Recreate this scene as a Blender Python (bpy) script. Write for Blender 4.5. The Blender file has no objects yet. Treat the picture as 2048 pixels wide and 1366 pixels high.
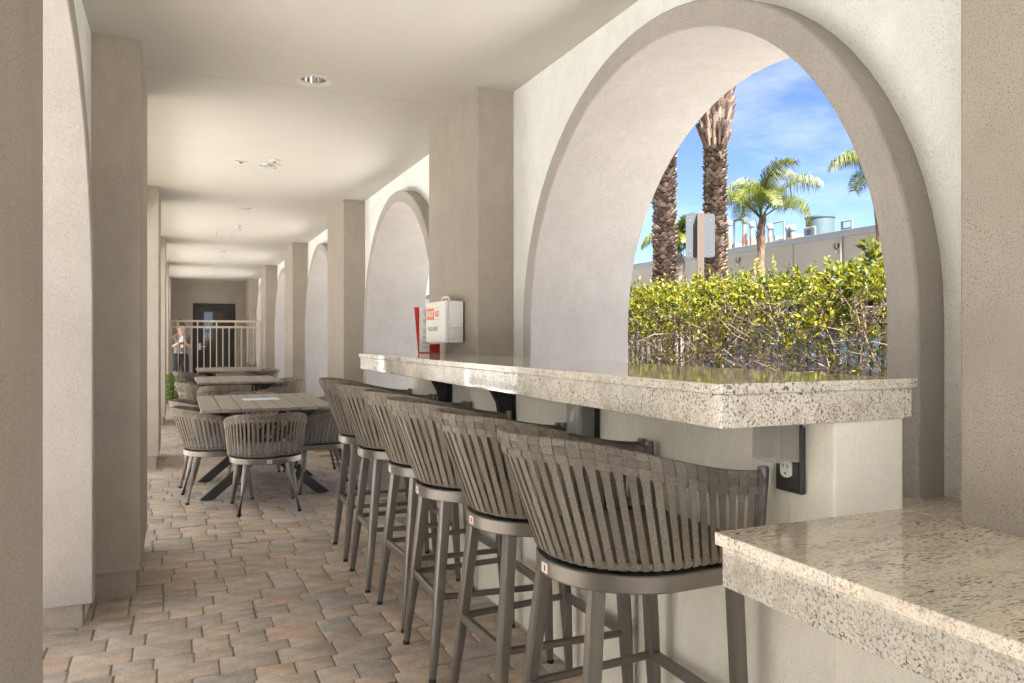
import bpy, math, random
from math import sin, cos, pi, sqrt, radians, hypot, atan2
from mathutils import Vector, Matrix, noise as mnoise
random.seed(7)
scn = bpy.context.scene
COL = scn.collection

# ------------------------------------------------------------------ camera, sky, sun, exposure
CAM_H = 1.208
cam = bpy.data.cameras.new('camera'); camo = bpy.data.objects.new('camera', cam); COL.objects.link(camo)
cam.sensor_width = 36.0; cam.lens = 36.0 * 1535.1 / 2048.0
cam.shift_y = -6.83 / 2048.0
cam.clip_start = 0.02; cam.clip_end = 3000
camo.location = (0, 0, CAM_H); camo.rotation_euler = (pi / 2, 0, -0.41)
scn.camera = camo

SUN_EL, SUN_AZ = radians(58), radians(183)          # azimuth clockwise from +Y
world = bpy.data.worlds.new('World'); scn.world = world; world.use_nodes = True
wn = world.node_tree.nodes; wl = world.node_tree.links; wn.clear()
w_out = wn.new('ShaderNodeOutputWorld'); w_bg = wn.new('ShaderNodeBackground'); w_sky = wn.new('ShaderNodeTexSky')
w_sky.sky_type = 'NISHITA'; w_sky.sun_disc = False
w_sky.sun_elevation = SUN_EL; w_sky.sun_rotation = SUN_AZ
w_sky.air_density = 0.33; w_sky.dust_density = 0.12; w_sky.ozone_density = 2.0
w_tc = wn.new('ShaderNodeTexCoord'); w_map = wn.new('ShaderNodeMapping'); w_map.inputs['Scale'].default_value = (1.0, 1.0, 3.2)
w_no = wn.new('ShaderNodeTexNoise'); w_no.inputs['Scale'].default_value = 3.4; w_no.inputs['Detail'].default_value = 7; w_no.inputs['Roughness'].default_value = 0.62
w_rp = wn.new('ShaderNodeValToRGB'); w_rp.color_ramp.elements[0].position = 0.48; w_rp.color_ramp.elements[1].position = 0.95
w_rp.color_ramp.elements[1].color = (0.7, 0.7, 0.7, 1)
w_mx = wn.new('ShaderNodeMix'); w_mx.data_type = 'RGBA'; w_mx.inputs[7].default_value = (3.7, 3.8, 4.0, 1)
wl.new(w_tc.outputs['Generated'], w_map.inputs['Vector']); wl.new(w_map.outputs['Vector'], w_no.inputs['Vector'])
wl.new(w_no.outputs['Fac'], w_rp.inputs['Fac']); wl.new(w_rp.outputs['Color'], w_mx.inputs[0])
wl.new(w_sky.outputs['Color'], w_mx.inputs[6]); wl.new(w_mx.outputs[2], w_bg.inputs['Color'])
w_bg.inputs['Strength'].default_value = 0.05
wl.new(w_bg.outputs['Background'], w_out.inputs['Surface'])

sun = bpy.data.lights.new('sun', 'SUN'); suno = bpy.data.objects.new('sun', sun); COL.objects.link(suno)
sun.energy = 5.0; sun.angle = radians(0.55); sun.color = (1.0, 0.98, 0.95)
sdir = Vector((sin(SUN_AZ) * cos(SUN_EL), cos(SUN_AZ) * cos(SUN_EL), sin(SUN_EL)))
suno.rotation_euler = sdir.to_track_quat('Z', 'Y').to_euler()
suno.location = (0, -20, 30)
vs = scn.view_settings
vs.view_transform = 'Standard'; vs.look = 'None'; vs.gamma = 1.0; vs.use_curve_mapping = False
vs.exposure = 3.12
scn.cycles.max_bounces = 14; scn.cycles.diffuse_bounces = 8

# ------------------------------------------------------------------ mesh builder
class MB:
    def __init__(s): s.v = []; s.f = []; s.m = []
    def vert(s, p): s.v.append(tuple(p)); return len(s.v) - 1
    def face(s, ids, m=0): s.f.append(tuple(ids)); s.m.append(m)
    def quad(s, a, b, c, d, m=0):
        i = len(s.v); s.v += [tuple(a), tuple(b), tuple(c), tuple(d)]; s.face((i, i + 1, i + 2, i + 3), m)
    def box(s, x0, x1, y0, y1, z0, z1, m=0, M=None):
        P = [(x0, y0, z0), (x1, y0, z0), (x1, y1, z0), (x0, y1, z0), (x0, y0, z1), (x1, y0, z1), (x1, y1, z1), (x0, y1, z1)]
        if M is not None: P = [M @ Vector(p) for p in P]
        i = len(s.v); s.v += [tuple(p) for p in P]
        for q in ((3, 2, 1, 0), (4, 5, 6, 7), (0, 1, 5, 4), (1, 2, 6, 5), (2, 3, 7, 6), (3, 0, 4, 7)):
            s.face([i + k for k in q], m)
        return s
    def loft(s, rings, cap=True, m=0, closed=True):
        n = len(rings[0]); base = []
        for r in rings:
            base.append(len(s.v)); s.v += [tuple(p) for p in r]
        for a, b in zip(base, base[1:]):
            for k in range(n if closed else n - 1):
                k2 = (k + 1) % n
                s.face((a + k, a + k2, b + k2, b + k), m)
        if cap and closed:
            s.face([base[0] + k for k in range(n)][::-1], m); s.face([base[-1] + k for k in range(n)], m)
        return s
    def tube(s, pts, r, n=8, m=0, cap=True):
        pts = [Vector(p) for p in pts]; rings = []
        rr = r if isinstance(r, (list, tuple)) else [r] * len(pts)
        up = None
        for i, p in enumerate(pts):
            t = (pts[min(i + 1, len(pts) - 1)] - pts[max(i - 1, 0)]).normalized()
            if up is None:
                up = Vector((0, 0, 1)) if abs(t.z) < 0.9 else Vector((1, 0, 0))
            a = t.cross(up)
            if a.length < 1e-6: a = t.orthogonal()
            a.normalize(); b = t.cross(a).normalized(); up = -b if b.dot(up) < 0 else b
            a = t.cross(up).normalized(); b = up
            rings.append([p + (a * cos(2 * pi * k / n) + b * sin(2 * pi * k / n)) * rr[i] for k in range(n)])
        return s.loft(rings, cap, m)
    def ribbon(s, pts, sides, width, thick, normals, m=0):
        rings = []
        for i_, (p, d, nn) in enumerate(zip(pts, sides, normals)):
            p = Vector(p); d = Vector(d).normalized() * (width[i_] if isinstance(width, list) else width) / 2; nn = Vector(nn).normalized() * thick / 2
            rings.append([p - d - nn, p + d - nn, p + d + nn, p - d + nn])
        return s.loft(rings, True, m)
    def cyl(s, c, r, z0, z1, n=16, m=0, r2=None):
        r2 = r if r2 is None else r2
        return s.loft([[(c[0] + r * cos(2 * pi * k / n), c[1] + r * sin(2 * pi * k / n), z0) for k in range(n)],
                       [(c[0] + r2 * cos(2 * pi * k / n), c[1] + r2 * sin(2 * pi * k / n), z1) for k in range(n)]], True, m)
    def mesh(s, name, mats, smooth=False):
        me = bpy.data.meshes.new(name); me.from_pydata(s.v, [], s.f)
        for mm in (mats if isinstance(mats, (list, tuple)) else [mats]): me.materials.append(mm)
        for p, k in zip(me.polygons, s.m): p.material_index = k
        if smooth:
            me.polygons.foreach_set('use_smooth', [True] * len(me.polygons))
            try: me.set_sharp_from_angle(angle=radians(smooth if smooth > 1 else 40))
            except Exception: pass
        me.update(); return me
    def build(s, name, mats, parent=None, smooth=False, bevel=0):
        return link(name, s.mesh(name, mats, smooth), parent, bevel)
def link(name, me, parent=None, bevel=0, loc=None):
    o = bpy.data.objects.new(name, me); COL.objects.link(o)
    if parent: o.parent = parent
    if loc is not None: o.location = loc
    if bevel:
        b = o.modifiers.new('bevel', 'BEVEL'); b.width = bevel; b.segments = 2; b.limit_method = 'ANGLE'; b.angle_limit = radians(40)
    return o
def empty(name, loc=(0, 0, 0), rz=0, parent=None):
    o = bpy.data.objects.new(name, None); COL.objects.link(o); o.location = loc; o.rotation_euler = (0, 0, rz); o.empty_display_size = 0.1
    if parent: o.parent = parent
    return o
def tag(o, label=None, cat=None, group=None, kind=None):
    if label: o['label'] = label
    if cat: o['category'] = cat
    if group: o['group'] = group
    if kind: o['kind'] = kind
    return o
KIDS = {}
def copy_tree(o, parent=None):
    c = o.copy(); COL.objects.link(c); c.parent = parent
    for ch in [x for x in ALLK(o)]: copy_tree(ch, c)
    return c
def ALLK(o): return list(o.children)

# ------------------------------------------------------------------ materials
def lin(r, g, b):
    f = lambda c: c / 255 / 12.92 if c / 255 <= 0.04045 else ((c / 255 + 0.055) / 1.055) ** 2.4
    return (f(r), f(g), f(b), 1)
class Mat:
    def __init__(s, name, col=(.5, .5, .5, 1), rough=.7, metal=0, spec=.5):
        s.m = bpy.data.materials.new(name); s.m.use_nodes = True; s.nt = s.m.node_tree; s.n = s.nt.nodes; s.l = s.nt.links
        s.b = s.n['Principled BSDF']; s.col(col); s.b.inputs['Roughness'].default_value = rough
        s.b.inputs['Metallic'].default_value = metal; s.b.inputs['Specular IOR Level'].default_value = spec
        s.tc = None; s.last_bump = None
    def col(s, c): s.b.inputs['Base Color'].default_value = c if len(c) == 4 else (*c, 1)
    def co(s, scale=None, kind='Object'):
        if not s.tc: s.tc = s.n.new('ShaderNodeTexCoord')
        if scale is None: return s.tc.outputs[kind]
        mp = s.n.new('ShaderNodeMapping'); mp.inputs['Scale'].default_value = scale; s.l.new(s.tc.outputs[kind], mp.inputs['Vector']); return mp.outputs['Vector']
    def noise(s, scale, detail=3, rough=.5, vec=None, dist=0):
        t = s.n.new('ShaderNodeTexNoise'); t.inputs['Scale'].default_value = scale; t.inputs['Detail'].default_value = detail
        t.inputs['Roughness'].default_value = rough; t.inputs['Distortion'].default_value = dist
        s.l.new(vec if vec is not None else s.co(), t.inputs['Vector']); return t.outputs['Fac']
    def voro(s, scale, vec=None, feat='F1', rnd=1):
        t = s.n.new('ShaderNodeTexVoronoi'); t.feature = feat; t.inputs['Scale'].default_value = scale; t.inputs['Randomness'].default_value = rnd
        s.l.new(vec if vec is not None else s.co(), t.inputs['Vector']); return t.outputs['Distance']
    def ramp(s, fac, stops):
        r = s.n.new('ShaderNodeValToRGB'); e = r.color_ramp.elements
        while len(e) < len(stops): e.new(0.5)
        for el, (p, c) in zip(e, stops):
            el.position = p; el.color = (c, c, c, 1) if not isinstance(c, (tuple, list)) else (c if len(c) == 4 else (*c, 1))
        s.l.new(fac, r.inputs['Fac']); return r.outputs['Color']
    def mix(s, fac, a, b, mode='MIX'):
        m = s.n.new('ShaderNodeMix'); m.data_type = 'RGBA'; m.blend_type = mode
        for sock, v in ((m.inputs[0], fac), (m.inputs[6], a), (m.inputs[7], b)):
            if isinstance(v, bpy.types.NodeSocket): s.l.new(v, sock)
            elif isinstance(v, (int, float)): sock.default_value = v
            else: sock.default_value = v if len(v) == 4 else (*v, 1)
        return m.outputs[2]
    def setcol(s, sock): s.l.new(sock, s.b.inputs['Base Color'])
    def bump(s, h, strength=.3, dist=.003):
        b = s.n.new('ShaderNodeBump'); b.inputs['Strength'].default_value = strength; b.inputs['Distance'].default_value = dist
        s.l.new(h, b.inputs['Height'])
        if s.last_bump: s.l.new(s.last_bump, b.inputs['Normal'])
        s.l.new(b.outputs['Normal'], s.b.inputs['Normal']); s.last_bump = b.outputs['Normal']
    def rnd(s):
        i = s.n.new('ShaderNodeObjectInfo'); return i.outputs['Random']
def stucco(name, c, speck=.5, scale=150, bump=.45, mott=1.0):
    M = Mat(name, c, .88, spec=.25)
    low = M.ramp(M.noise(1.6, 6, .68), [(.3, 1 - .10 * mott), (.7, 1 + .06 * mott)])
    col = M.mix(1, c, low, 'MULTIPLY')
    trow = M.ramp(M.noise(9, 5, .7, M.co((1, 1, .45)), 1.2), [(.3, 1 - .055 * mott), (.7, 1 + .045 * mott)])
    col = M.mix(1, col, trow, 'MULTIPLY')
    sp = M.ramp(M.noise(scale * 1.75, 2, .55), [(.36, 1), (.46, 0)])
    dark = tuple(x * (1 - speck) for x in c[:3]) + (1,)
    fade = M.ramp(M.noise(5, 2), [(.3, .45), (.65, 1)])
    col = M.mix(M.mix(1, sp, fade, 'MULTIPLY'), col, dark)
    M.setcol(col)
    M.bump(M.noise(scale * .55, 5, .65), bump, .004)
    M.bump(M.noise(4, 2), .15, .01)
    return M.m
TAUPE = (.41, .358, .303, 1); CREAM = (.85, .86, .825, 1)
m_taupe = stucco('stucco_taupe', TAUPE, .45)
m_cream = stucco('stucco_cream', CREAM, .28)
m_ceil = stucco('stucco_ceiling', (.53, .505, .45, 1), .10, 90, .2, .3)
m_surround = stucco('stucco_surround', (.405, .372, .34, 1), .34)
m_barwall = stucco('stucco_bar_wall', (.86, .81, .70, 1), .2, 170)

def granite(name, base, streak):
    M = Mat(name, base, .045, spec=.6)
    v = M.co(streak)
    cl = M.ramp(M.noise(9, 6, .72, v), [(.30, (.52, .45, .36)), (.45, base[:3]), (.60, tuple(min(.82, x * 1.1) for x in base[:3])), (.75, (.60, .57, .52))])
    vein = M.ramp(M.noise(26, 5, .7, v, 1.0), [(.34, .55), (.50, 0)])
    c = M.mix(vein, cl, (.42, .34, .26, 1))
    m1 = M.ramp(M.noise(7, 5, .7, v), [(.38, .08), (.60, 1)])
    sp1 = M.ramp(M.noise(150, 4, .62, v), [(.395, 1), (.46, 0)])
    c = M.mix(M.mix(1, sp1, m1, 'MULTIPLY'), c, (.075, .055, .04, 1))
    sp2 = M.ramp(M.noise(260, 3, .55, v), [(.345, .8), (.42, 0)])
    c = M.mix(sp2, c, (.24, .175, .12, 1))
    sp3 = M.ramp(M.voro(70, v), [(.10, .5), (.22, 0)])
    c = M.mix(sp3, c, (.32, .28, .24, 1))
    M.setcol(c)
    return M.m
m_granite = granite('granite_bar', (.70, .65, .56, 1), (1, 1, 1))
m_granite_low = granite('granite_counter', (.67, .60, .49, 1), (.45, 1.25, 1))

M = Mat('paver_concrete', (.3, .25, .2, 1), .85, spec=.25)
rc = M.ramp(M.rnd(), [(0, (.54, .43, .335)), (.22, (.48, .41, .345)), (.42, (.58, .47, .365)), (.62, (.45, .405, .365)), (.8, (.58, .44, .335)), (1, (.52, .46, .40))])
n1 = M.ramp(M.noise(11, 5, .68, M.co(None, 'Object')), [(.3, .74), (.7, 1.2)])
c = M.mix(1, rc, n1, 'MULTIPLY')
geo = M.n.new('ShaderNodeNewGeometry')
n2 = M.ramp(M.noise(2.1, 3, .6, geo.outputs['Position']), [(.35, .8), (.65, 1.15)])
c = M.mix(1, c, n2, 'MULTIPLY')
eff = M.ramp(M.noise(3.3, 5, .7, geo.outputs['Position']), [(.56, 0), (.75, .45)])
c = M.mix(eff, c, (.60, .56, .52, 1))
sp = M.ramp(M.noise(160, 2, .5, geo.outputs['Position']), [(.28, .8), (.38, 0)])
c = M.mix(sp, c, (.09, .075, .06, 1))
M.setcol(c); M.bump(M.noise(110, 5, .7, geo.outputs['Position']), .5, .003); m_paver = M.m
M = Mat('paver_far', (.3, .25, .2, 1), .85, spec=.25)
vc = M.n.new('ShaderNodeAttribute'); vc.attribute_name = 'tone'
rc = M.ramp(vc.outputs['Fac'], [(0, (.54, .43, .335)), (.22, (.48, .41, .345)), (.42, (.58, .47, .365)), (.62, (.45, .405, .365)), (.8, (.58, .44, .335)), (1, (.52, .46, .40))])
n2 = M.ramp(M.noise(2.1, 3, .6), [(.35, .8), (.65, 1.15)])
c = M.mix(1, rc, n2, 'MULTIPLY')
M.setcol(c); M.bump(M.noise(110, 4, .7), .4, .003); m_paver_far = M.m
M = Mat('joint_sand', (.20, .165, .13, 1), .95, spec=.1)
M.setcol(M.ramp(M.noise(60, 4, .7), [(.3, (.12, .10, .085)), (.7, (.42, .37, .32))])); M.bump(M.noise(300, 3), .6, .002); m_sand = M.m

M = Mat('strap_webbing', (.2, .175, .145, 1), .82, spec=.3)
cc = M.ramp(M.rnd(), [(0, (.18, .154, .122)), (.5, (.22, .19, .153)), (1, (.26, .228, .185))])
wv = M.ramp(M.noise(240, 2, .5), [(.3, .7), (.7, 1.2)])
M.setcol(M.mix(1, cc, wv, 'MULTIPLY'))
wt = M.n.new('ShaderNodeTexWave'); wt.inputs['Scale'].default_value = 160; wt.bands_direction = 'Z'; M.l.new(M.co(), wt.inputs['Vector'])
M.bump(wt.outputs['Fac'], .35, .0012); M.bump(M.noise(420, 2), .4, .001); m_strap = M.m
M = Mat('taupe_powder_metal', (.19, .17, .147, 1), .34, .45, .5)
M.setcol(M.mix(1, (.19, .17, .147, 1), M.ramp(M.noise(7, 3), [(.3, .9), (.7, 1.1)]), 'MULTIPLY')); M.bump(M.noise(900, 1), .06, .0006); m_metal = M.m
m_black = Mat('black_rubber', (.02, .02, .02, 1), .6).m
M = Mat('cushion_fabric', (.13, .115, .09, 1), .95, spec=.15); M.bump(M.noise(500, 2), .5, .001); m_cush = M.m
M = Mat('cushion_blue', (.24, .27, .33, 1), .95, spec=.15); M.bump(M.noise(500, 2), .5, .001); m_cush2 = M.m
M = Mat('charcoal_metal', (.055, .052, .05, 1), .42, .3); M.bump(M.noise(700, 1), .05, .0005); m_char = M.m
M = Mat('table_slat', (.29, .255, .215, 1), .6, spec=.35)
M.setcol(M.mix(1, (.29, .255, .215, 1), M.ramp(M.noise(14, 4, .6, M.co((9, .6, 1))), [(.3, .88), (.7, 1.1)]), 'MULTIPLY')); M.bump(M.noise(60, 3, .6, M.co((8, .5, 1))), .2, .001); m_slat = M.m
m_white = Mat('white_plastic', (.78, .77, .73, 1), .35).m
m_white2 = Mat('white_paper', (.80, .78, .75, 1), .7).m
m_red = Mat('red_board', (.52, .035, .022, 1), .45).m
m_orange = Mat('orange_print', (.72, .21, .07, 1), .5).m
m_grey = Mat('grey_print', (.42, .42, .42, 1), .6).m
m_paleprint = Mat('pale_print', (.62, .58, .54, 1), .6).m
m_bluepaper = Mat('blue_paper', (.55, .68, .78, 1), .6).m
m_pink = Mat('pink_print', (.75, .32, .33, 1), .6).m
m_chrome = Mat('chrome_reflector', (.72, .70, .68, 1), .16, 1.0).m
m_trim = Mat('light_trim', (.58, .55, .50, 1), .5).m
m_bulb = Mat('lamp_glass', (.75, .74, .70, 1), .2).m
M = Mat('smoke_polycarbonate', (.50, .475, .43, 1), .1); M.b.inputs['Alpha'].default_value = .38; m_smoke = M.m
m_bronze = Mat('bronze_plate', (.035, .03, .026, 1), .45).m
m_ivory = Mat('ivory_outlet', (.74, .71, .63, 1), .4).m
M = Mat('railing_paint', (.56, .49, .41, 1), .5); m_rail = M.m
m_door = Mat('door_frame_bronze', (.022, .018, .015, 1), .4).m
m_glass = Mat('door_glass', (.05, .045, .035, 1), .03, 0, .8).m
m_steel = Mat('brushed_steel', (.6, .58, .55, 1), .3, 1).m
def leafmat(name, stops, trans=.35, rough=.5):
    M = Mat(name, (.1, .2, .03, 1), rough, spec=.35)
    at = M.n.new('ShaderNodeAttribute'); at.attribute_name = 'tone'
    c = M.ramp(at.outputs['Fac'], stops); M.setcol(c)
    tr = M.n.new('ShaderNodeBsdfTranslucent'); M.l.new(M.mix(1, c, (1.25, 1.3, .7, 1), 'MULTIPLY'), tr.inputs['Color'])
    ms = M.n.new('ShaderNodeMixShader'); ms.inputs[0].default_value = trans
    M.l.new(M.b.outputs[0], ms.inputs[1]); M.l.new(tr.outputs[0], ms.inputs[2]); M.l.new(ms.outputs[0], M.n['Material Output'].inputs['Surface'])
    return M.m
m_leaf = leafmat('hedge_leaf', [(0, (.016, .026, .003)), (.35, (.055, .072, .004)), (.7, (.145, .142, .005)), (.93, (.235, .195, .007)), (1, (.30, .20, .008))])
m_deadleaf = leafmat('dead_leaf', [(0, (.06, .03, .014)), (.6, (.17, .07, .025)), (1, (.25, .125, .055))], .2, .8)
m_palmleaf = leafmat('palm_leaf', [(0, (.018, .036, .007)), (.5, (.055, .075, .010)), (1, (.14, .135, .014))], .3)
m_bush = leafmat('bush_leaf', [(0, (.05, .12, .02)), (.6, (.12, .22, .03)), (1, (.26, .34, .05))], .3)
M = Mat('twig', (.17, .115, .075, 1), .9)
M.setcol(M.ramp(M.noise(6, 3), [(.3, (.045, .03, .021)), (.7, (.19, .135, .092))])); m_twig = M.m
M = Mat('date_palm_bark', (.13, .085, .06, 1), .9, spec=.15)
at = M.n.new('ShaderNodeAttribute'); at.attribute_name = 'tone'
M.setcol(M.mix(1, M.ramp(at.outputs['Fac'], [(0, (.05, .035, .027)), (.5, (.13, .09, .066)), (.85, (.24, .175, .13)), (1, (.30, .145, .065))]), M.ramp(M.noise(9, 4, .7), [(.3, .6), (.7, 1.4)]), 'MULTIPLY'))
M.bump(M.noise(25, 4, .7), .8, .03); m_bark = M.m
M = Mat('queen_palm_bark', (.23, .16, .105, 1), .9, spec=.15)
M.setcol(M.ramp(M.noise(5, 5, .7, M.co((1, 1, .35))), [(.3, (.07, .045, .032)), (.55, (.13, .088, .058)), (.75, (.185, .115, .07))])); M.bump(M.noise(14, 4, .7, M.co((1, 1, .3))), .8, .03); m_bark2 = M.m
M = Mat('grey_palm_bark', (.15, .13, .11, 1), .9, spec=.15); M.bump(M.noise(14, 4, .7), .6, .02); m_bark3 = M.m
m_fence = Mat('fence_paint', (.03, .024, .02, 1), .5).m
M = Mat('concrete_wall', (.30, .285, .25, 1), .9, spec=.2)
M.setcol(M.ramp(M.noise(.35, 6, .65, M.co((1, 1, 1.6))), [(.3, (.235, .21, .172)), (.5, (.275, .248, .205)), (.7, (.31, .28, .235))])); M.bump(M.noise(6, 4), .2, .02); m_conc = M.m
m_coping = Mat('coping_metal', (.16, .16, .165, 1), .5).m
m_galv = Mat('galvanized_pipe', (.17, .17, .17, 1), .45, .2).m
m_tank = Mat('tank_paint', (.055, .08, .088, 1), .55).m
m_ylw = Mat('yellow_fascia', (.30, .20, .04, 1), .6).m
M = Mat('asphalt', (.06, .06, .06, 1), .9); M.setcol(M.ramp(M.noise(40, 4, .7), [(.3, (.045, .045, .045)), (.7, (.085, .083, .08))])); M.bump(M.noise(200, 3), .4, .004); m_asph = M.m
M = Mat('soil', (.10, .075, .05, 1), .95); M.setcol(M.ramp(M.noise(12, 5, .7), [(.3, (.05, .038, .025)), (.7, (.15, .115, .08))])); M.bump(M.noise(40, 4), .6, .02); m_soil = M.m
M = Mat('courtyard_concrete', (.52, .48, .42, 1), .9); M.setcol(M.ramp(M.noise(3, 5, .65), [(.3, (.68, .68, .665)), (.7, (.78, .78, .765))])); m_court = M.m
M = Mat('bounce_cut_ground', (.34, .30, .26, 1), .9); M.setcol(M.ramp(M.noise(5, 5, .65), [(.3, (.20, .18, .16)), (.7, (.28, .255, .225))])); m_bounce_cut = M.m
M = Mat('pale_pavement', (.33, .32, .30, 1), .9); M.setcol(M.ramp(M.noise(2, 6, .65), [(.3, (.19, .185, .175)), (.7, (.26, .255, .24))])); m_pave = M.m
m_walk = Mat('bounce_walk_concrete', (.46, .45, .43, 1), .9).m
m_signback = Mat('sign_aluminium', (.06, .064, .067, 1), .5, .1).m
m_post = Mat('sign_post_brown', (.075, .05, .035, 1), .7).m
m_carpaint = Mat('blue_car_paint', (.016, .021, .033, 1), .45, 0).m
m_carglass = Mat('car_glass', (.012, .018, .02, 1), .12, 0, .4).m
m_tyre = Mat('tyre_rubber', (.02, .02, .02, 1), .8).m
m_lamp = Mat('lamp_lens', (.7, .7, .7, 1), .15).m
m_skin = Mat('skin', (.52, .31, .22, 1), .55).m
m_hair = Mat('brown_hair', (.06, .03, .02, 1), .6).m
m_shirt = Mat('grey_shirt', (.16, .15, .14, 1), .9).m
m_trous = Mat('navy_trousers', (.018, .018, .026, 1), .85).m
m_phone = Mat('white_phone', (.75, .74, .72, 1), .3).m
m_pot = Mat('terracotta_pot', (.33, .15, .09, 1), .85).m
def tone_attr(me, per_face):
    a = me.attributes.new('tone', 'FLOAT', 'FACE'); a.data.foreach_set('value', per_face)

# ------------------------------------------------------------------ layout numbers (metres)
CEIL = CAM_H + 1.4004
XF, XW, XE, XP = 1.6584, 1.7498, 2.2496, 1.5289          # right side: arch surround front, wall, outside, pillar face
LXF, LXW, LXE, LXP = -0.325, -0.3678, -0.90, -0.1644     # left side
YC, AR, ASP, AFW = 2.5015, 1.083, CAM_H + 0.0452, 0.094
PY, PL, PER = 4.0018, 0.9077, 3.7875
BX, BWX, CNT, BAR, YE = 0.9967, 1.3228, CAM_H - 0.3925, CAM_H - 0.0923, 1.2637
YEND = 20.2
Y_BACK = -2.6

# ------------------------------------------------------------------ ground
g = MB(); g.quad((-600, -600, -0.06), (600, -600, -0.06), (600, 600, -0.06), (-600, 600, -0.06)); tag(g.build('ground', m_asph), kind='structure')
g = MB(); g.quad((-30, -40, -0.05), (2.3, -40, -0.05), (2.3, 60, -0.05), (-30, 60, -0.05)); tag(g.build('courtyard', m_court), kind='structure')  # unseen ground left of the walkway, made pale to bounce light in
g = MB(); g.box(2.3, 4.3, -30, 45, -0.3, -0.02); tag(g.build('bounce_walk', m_walk), kind='structure')  # pale walk hidden behind the bar, added to bounce light onto the ceiling
g = MB(); g.box(4.3, 6.1, -30, 45, -0.3, -0.03); tag(g.build('planting_bed', m_soil), kind='structure')
g = MB(); g.box(6.1, 6.25, -30, 45, -0.3, 0.05); tag(g.build('kerb', m_court, bevel=.02), kind='structure')

g = MB(); g.box(-2.7, -1.3, -30, 45, -.3, -.03); tag(g.build('bounce_cut_strip', m_bounce_cut), kind='structure')  # unseen darker strip, added to cut ground bounce onto the ceiling
g = MB(); g.box(-6.2, -5.6, -22, 40, -.05, 13.0)  # unseen tall facade, added to bounce light onto floor and bar front
for k in range(14):
    for z in (1.0, 4.2, 7.4, 10.6): g.box(-5.61, -5.57, -20 + 4.2 * k, -18.8 + 4.2 * k, z, z + 1.2, 1)
tag(g.build('bounce_facade', [m_cream, m_glass]), kind='structure')
g = MB(); g.box(6.25, 19.9, -30, 60, -.3, -.04); tag(g.build('parking_lot', m_pave), kind='structure')
# ------------------------------------------------------------------ floor with pavers
fl = MB(); fl.box(-1.3, 2.25, Y_BACK, YEND + .3, -0.25, -0.0065)
floor = tag(fl.build('floor', m_sand), kind='structure')
def paver_mesh(w, d, seed, name='paver'):
    rng = random.Random(seed); ring = []; c = .012
    hw, hd = w / 2 - .0024, d / 2 - .0016
    cor = [(-hw, -hd, 1, 0, 0, 1), (hw, -hd, 0, 1, -1, 0), (hw, hd, -1, 0, 0, -1), (-hw, hd, 0, -1, 1, 0)]
    base = []
    for (x, y, ax, ay, bx_, by_) in cor:
        c1 = rng.uniform(.004, .008); c2 = rng.uniform(.004, .008)
        base.append((x + bx_ * c1 * 1.0, y + by_ * c1)); base.append((x + ax * c2, y + ay * c2))
    # order: keep ring convex
    pts = sorted(base, key=lambda p: atan2(p[1] / hd, p[0] / hw))
    # add an irregular mid point on each long edge
    j = lambda: rng.uniform(-.0009, .0009)
    pts = [(p[0] + j(), p[1] + j()) for p in pts]
    def sc(k, z): return [(p[0] - math.copysign(k, p[0]) if abs(p[0]) > k else p[0], p[1] - math.copysign(k, p[1]) if abs(p[1]) > k else p[1], z) for p in pts]
    mb = MB(); mb.loft([sc(0, -.03), sc(0, -.0065), sc(.0016, -.0018), sc(.0055, 0)], True)
    return mb
VAR = {}
def get_paver(w, d):
    key = (round(w, 3), round(d, 3))
    if key not in VAR:
        VAR[key] = [paver_mesh(w, d, hash(key) % 1000 + 17 * k).mesh('paver', m_paver, 50) for k in range(4)]
    return random.choice(VAR[key])
units = []
y = 1.0; row = 0
while y < 17.6:
    dep = random.choice([.14, .14, .14, .105, .175]) if row % 2 else random.choice([.14, .14, .105])
    x = -1.25 + random.uniform(-.2, 0)
    while x < 1.33:
        r = random.random()
        if dep >= .17:
            w = .14 if r < .6 else .21
            units.append((x + w / 2, y + dep / 2, w, dep))
        elif r < .14 and dep > .13:
            w = .14; units.append((x + w / 2, y + dep * .25, w, dep / 2)); units.append((x + w / 2, y + dep * .75, w, dep / 2))
        else:
            w = .14 if r < .5 else .21
            units.append((x + w / 2, y + dep / 2, w, dep))
        x += w
    y += dep; row += 1
def project(p):
    s, c = sin(.41), cos(.41); d = p[0] * s + p[1] * c
    if d < .05: return None
    return 1024 + 1535.1 * (p[0] * c - p[1] * s) / d, 676.17 - 1535.1 * (p[2] - CAM_H) / d, d
def seen(u):
    q = project((u[0], u[1], 0))
    if not q: return 0
    px, py, d = q
    lim = 90 if u[1] < 3.6 else (190 if u[1] < 4 else 270)
    if px < lim - 30 or px > 1180 or py > 1400 or u[0] > BWX + .05: return 0
    if px > 640 + max(0, (py - 1000)) * 1.1 and u[1] > 4.6: return 0
    return u[2] * u[3] / d ** 3
order = sorted(units, key=seen, reverse=True)
near, far = order[:300], order[300:]
for u in near:
    o = link('paver', get_paver(u[2], u[3]), floor, loc=(u[0] + random.uniform(-.0015, .0015), u[1] + random.uniform(-.0015, .0015), random.uniform(-.0025, .0015)))
    o.rotation_euler = (random.gauss(0, .004), random.gauss(0, .004), random.gauss(0, .004))
fm = MB(); tones = []
for u in far:
    src = paver_mesh(u[2], u[3], random.randint(0, 9999)); b = len(fm.v); z = random.uniform(-.0025, .001)
    fm.v += [(p[0] + u[0], p[1] + u[1], p[2] + z) for p in src.v]; fm.f += [tuple(b + i for i in f) for f in src.f]; fm.m += src.m
    tones += [random.random()] * len(src.f)
fo = fm.build('pavers', m_paver_far, floor); tone_attr(fo.data, tones); fo['kind'] = 'stuff'

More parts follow.
